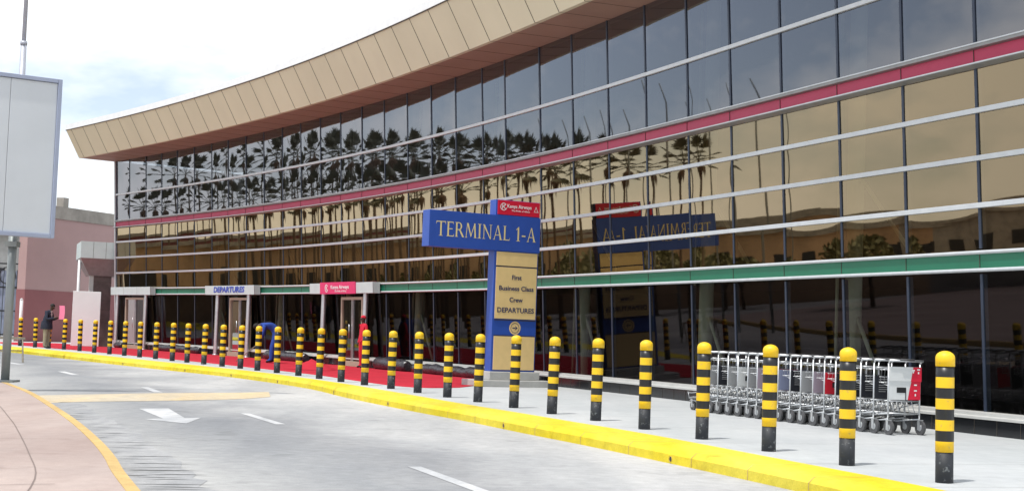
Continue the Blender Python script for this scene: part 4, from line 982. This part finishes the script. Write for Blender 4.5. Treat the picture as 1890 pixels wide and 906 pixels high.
# ------------------------------------------------------------------ what the glass mirrors: palms, low buildings and hedges across the road
def make_palm(seed, h, R=1.3):
    rr = random.Random(seed); r = empty('palm_tree'); b = MB(); lean = rr.uniform(-.5, .5)
    b.tube([(lean*(k/8)**2, 0, h*k/8) for k in range(9)], [.13-.006*k for k in range(9)], 9, 'trunk'); b.build('trunk', 'trunk', r)
    b = MB(); c = Vector((lean, 0, h)); nf = 15
    for f in range(nf):      # fan leaves on stalks, standing up in the middle and hanging at the rim
        az = 2*PI*f*.618 + rr.uniform(-.15, .15); el = 1.35 - 1.75*(f/nf) + rr.uniform(-.12, .12); d = Vector((math.cos(az)*math.cos(el), math.sin(az)*math.cos(el), math.sin(el)))
        L = R*rr.uniform(.55, .75); e = c + d*L; b.tube([c, e], .018, 4, 'frond', cap=False)
        s_ = d.cross(UZ); s_ = s_.normalized() if s_.length > .05 else Vector((1, 0, 0)); up_ = s_.cross(d).normalized()
        for k in range(11):
            a = -1.25 + 2.5*k/10; g = (d*math.cos(a) + s_*math.sin(a)).normalized(); ll = R*rr.uniform(.50, .66)*(1-.2*abs(a)); p = e + g*ll - UZ*.12*ll; q = s_*math.cos(a)*.06 - d*math.sin(a)*.06
            b.face([e, e+g*ll*.6+q, p, e+g*ll*.6-q], 'frond')
    for f in range(10):      # hanging dead skirt
        az = 2*PI*f/10; p = c + Vector((math.cos(az)*.34, math.sin(az)*.34, -.9+rr.uniform(-.2, .2))); q = Vector((-math.sin(az), math.cos(az), 0))*.13; b.face([c-UZ*.1, c+Vector((math.cos(az)*.3, math.sin(az)*.3, -.3))+q, p, c+Vector((math.cos(az)*.3, math.sin(az)*.3, -.3))-q], 'trunk')
    b.build('crown', 'frond', r); return r
PV = [make_palm(s, h) for s, h in ((1, 7.6), (2, 8.6), (3, 6.4))]
def refl_palm(y, d, v, sc, used=[0, 0, 0]):
    """stands d metres across the road from facade station y"""
    f = Vector(REFD(y)); p = FP(y, 0) + f*d
    o = PV[v] if not used[v] else copy_tree(PV[v]); used[v] = 1
    o.location = (p.x, p.y, ROAD_Z); o.rotation_euler = (0, 0, rw.uniform(0, 6)); o.scale = (sc,)*3
    return o, p
RT = [(66, (-.87, .49)), (58, (-.861, .505)), (53, (-.841, .538)), (49, (-.821, .566)), (45, (-.80, .592)), (42, (-.786, .613)), (36, (-.77, .632)), (31, (-.774, .625)), (27, (-.80, .60)), (21, (-.875, .48))]
def REFD(y):
    for (a, u), (c, v) in zip(RT, RT[1:]):
        if c <= y <= a: t = (a-y)/(a-c); return (u[0]+(v[0]-u[0])*t, u[1]+(v[1]-u[1])*t, 0)
    return (*RT[-1][1], 0)
PL = [(60.8, 32, 0, .95), (57.8, 37, 1, 1.08), (54.4, 31, 2, 1.1), (51.0, 39, 1, 1.15), (48.4, 32, 2, 1.12), (45.0, 39, 1, 1.12),
      (42.0, 33, 2, 1.1), (38.6, 38, 0, 1.12), (35.6, 34, 2, 1.18), (32.6, 36, 0, 1.0), (29.4, 34, 0, .96)]
for k, (y, d, v, sc) in enumerate(PL):
    o, p = refl_palm(y, d, v, sc)
    tag(o, 'palm tree across the road from the terminal, seen only mirrored in its glass', 'palm tree', 'palm trees across the road mirrored in the glass')
# thin lamp columns mirrored between the palms
for k, (y, d) in enumerate(((33.8, 30), (31.8, 33), (30.0, 27), (28.2, 31), (26.6, 30))):
    f = Vector(REFD(y)); p = FP(y, 0)+f*d; o = empty('street_light', (p.x, p.y, ROAD_Z)); b = MB(); b.tube([(0, 0, 0), (0, 0, 8.6+.3*(k % 3)), (.3, .2, 9.4+.3*(k % 3))], [.07, .045, .035], 8, 'pole'); b.build('mast', 'pole', o)
    tag(o, 'slim street light across the road, seen only mirrored in the glass', 'street light', 'street lights across the road mirrored in the glass')
# low brown buildings and trees standing farther off
def low_building(y, d, ln, h, m_, label):
    f = Vector(REFD(y)); p = FP(y, 0)+f*d; t = Vector((-f.y, f.x, 0)); o = empty('low_building', (p.x, p.y, ROAD_Z)); tag(o, label, 'building')
    b = MB(); b.box(UZ*h/2 + f*4, (ln, 8, h), m_, (t, f, UZ)); b.build('wall', m_, o); b = MB(); b.box(UZ*(h+.15)+f*4, (ln+.8, 8.8, .3), 'old_conc', (t, f, UZ)); b.build('roof', 'old_conc', o)
    for k in range(int(ln/3.2)):
        b = MB(); b.box(t*(-ln/2+1.6+k*3.2) + UZ*(h*.55) - f*.02, (1.6, .06, 1.2), 'dark', (t, f, UZ)); b.build('window', 'dark', o)
low_building(58, 62, 30, 4.3, 'brown_wall', 'long brown building far across the road, mirrored in the left glass')
low_building(45, 66, 26, 5.4, 'maroon', 'maroon building far across the road, mirrored in the middle of the glass')
low_building(30, 62, 30, 4.6, 'brown_wall', 'brown building across the road, mirrored in the right glass')
low_building(22, 70, 26, 4.9, 'old_conc', 'grey building across the road, mirrored at the right end of the glass')
rb = random.Random(5)
def hedge_tree(x, y, h, wd, lab):
    o = empty('leafy_tree', (x, y, ROAD_Z)); b = MB(); b.tube([(0, 0, 0), (.1, 0, h*.5)], [.16, .09], 8, 'trunk')
    for a in range(4): b.tube([(.08, 0, h*.4), (math.cos(a*1.6)*wd*.4, math.sin(a*1.6)*wd*.4, h*.75)], [.07, .03], 6, 'trunk')
    b.build('trunk', 'trunk', o); b = MB()
    for k in range(420):
        a, e = rb.uniform(0, 2*PI), rb.uniform(-.5, 1.4); q = rb.uniform(.4, 1.)**.6; c = Vector((math.cos(a)*math.cos(e)*wd*q, math.sin(a)*math.cos(e)*wd*q, h*.66+math.sin(e)*h*.34*q))
        u = Vector((rb.gauss(0, 1), rb.gauss(0, 1), rb.gauss(0, 1))).normalized()*.26; v = u.orthogonal().normalized()*.16; b.face([c-u, c+v, c+u, c-v], 'leaf')
    b.build('crown', 'leaf', o); tag(o, lab, 'tree', 'leafy trees across the road mirrored in the glass')
for y in range(64, 20, -4):
    f = Vector(REFD(y)); dd = rb.uniform(48, 60); p = FP(y, 0)+f*dd
    if p.x < -.40*p.y-2: hedge_tree(p.x, p.y, rb.uniform(2.6, 4.2), rb.uniform(1.8, 2.8), 'bushy tree far across the road, seen only mirrored in the glass')
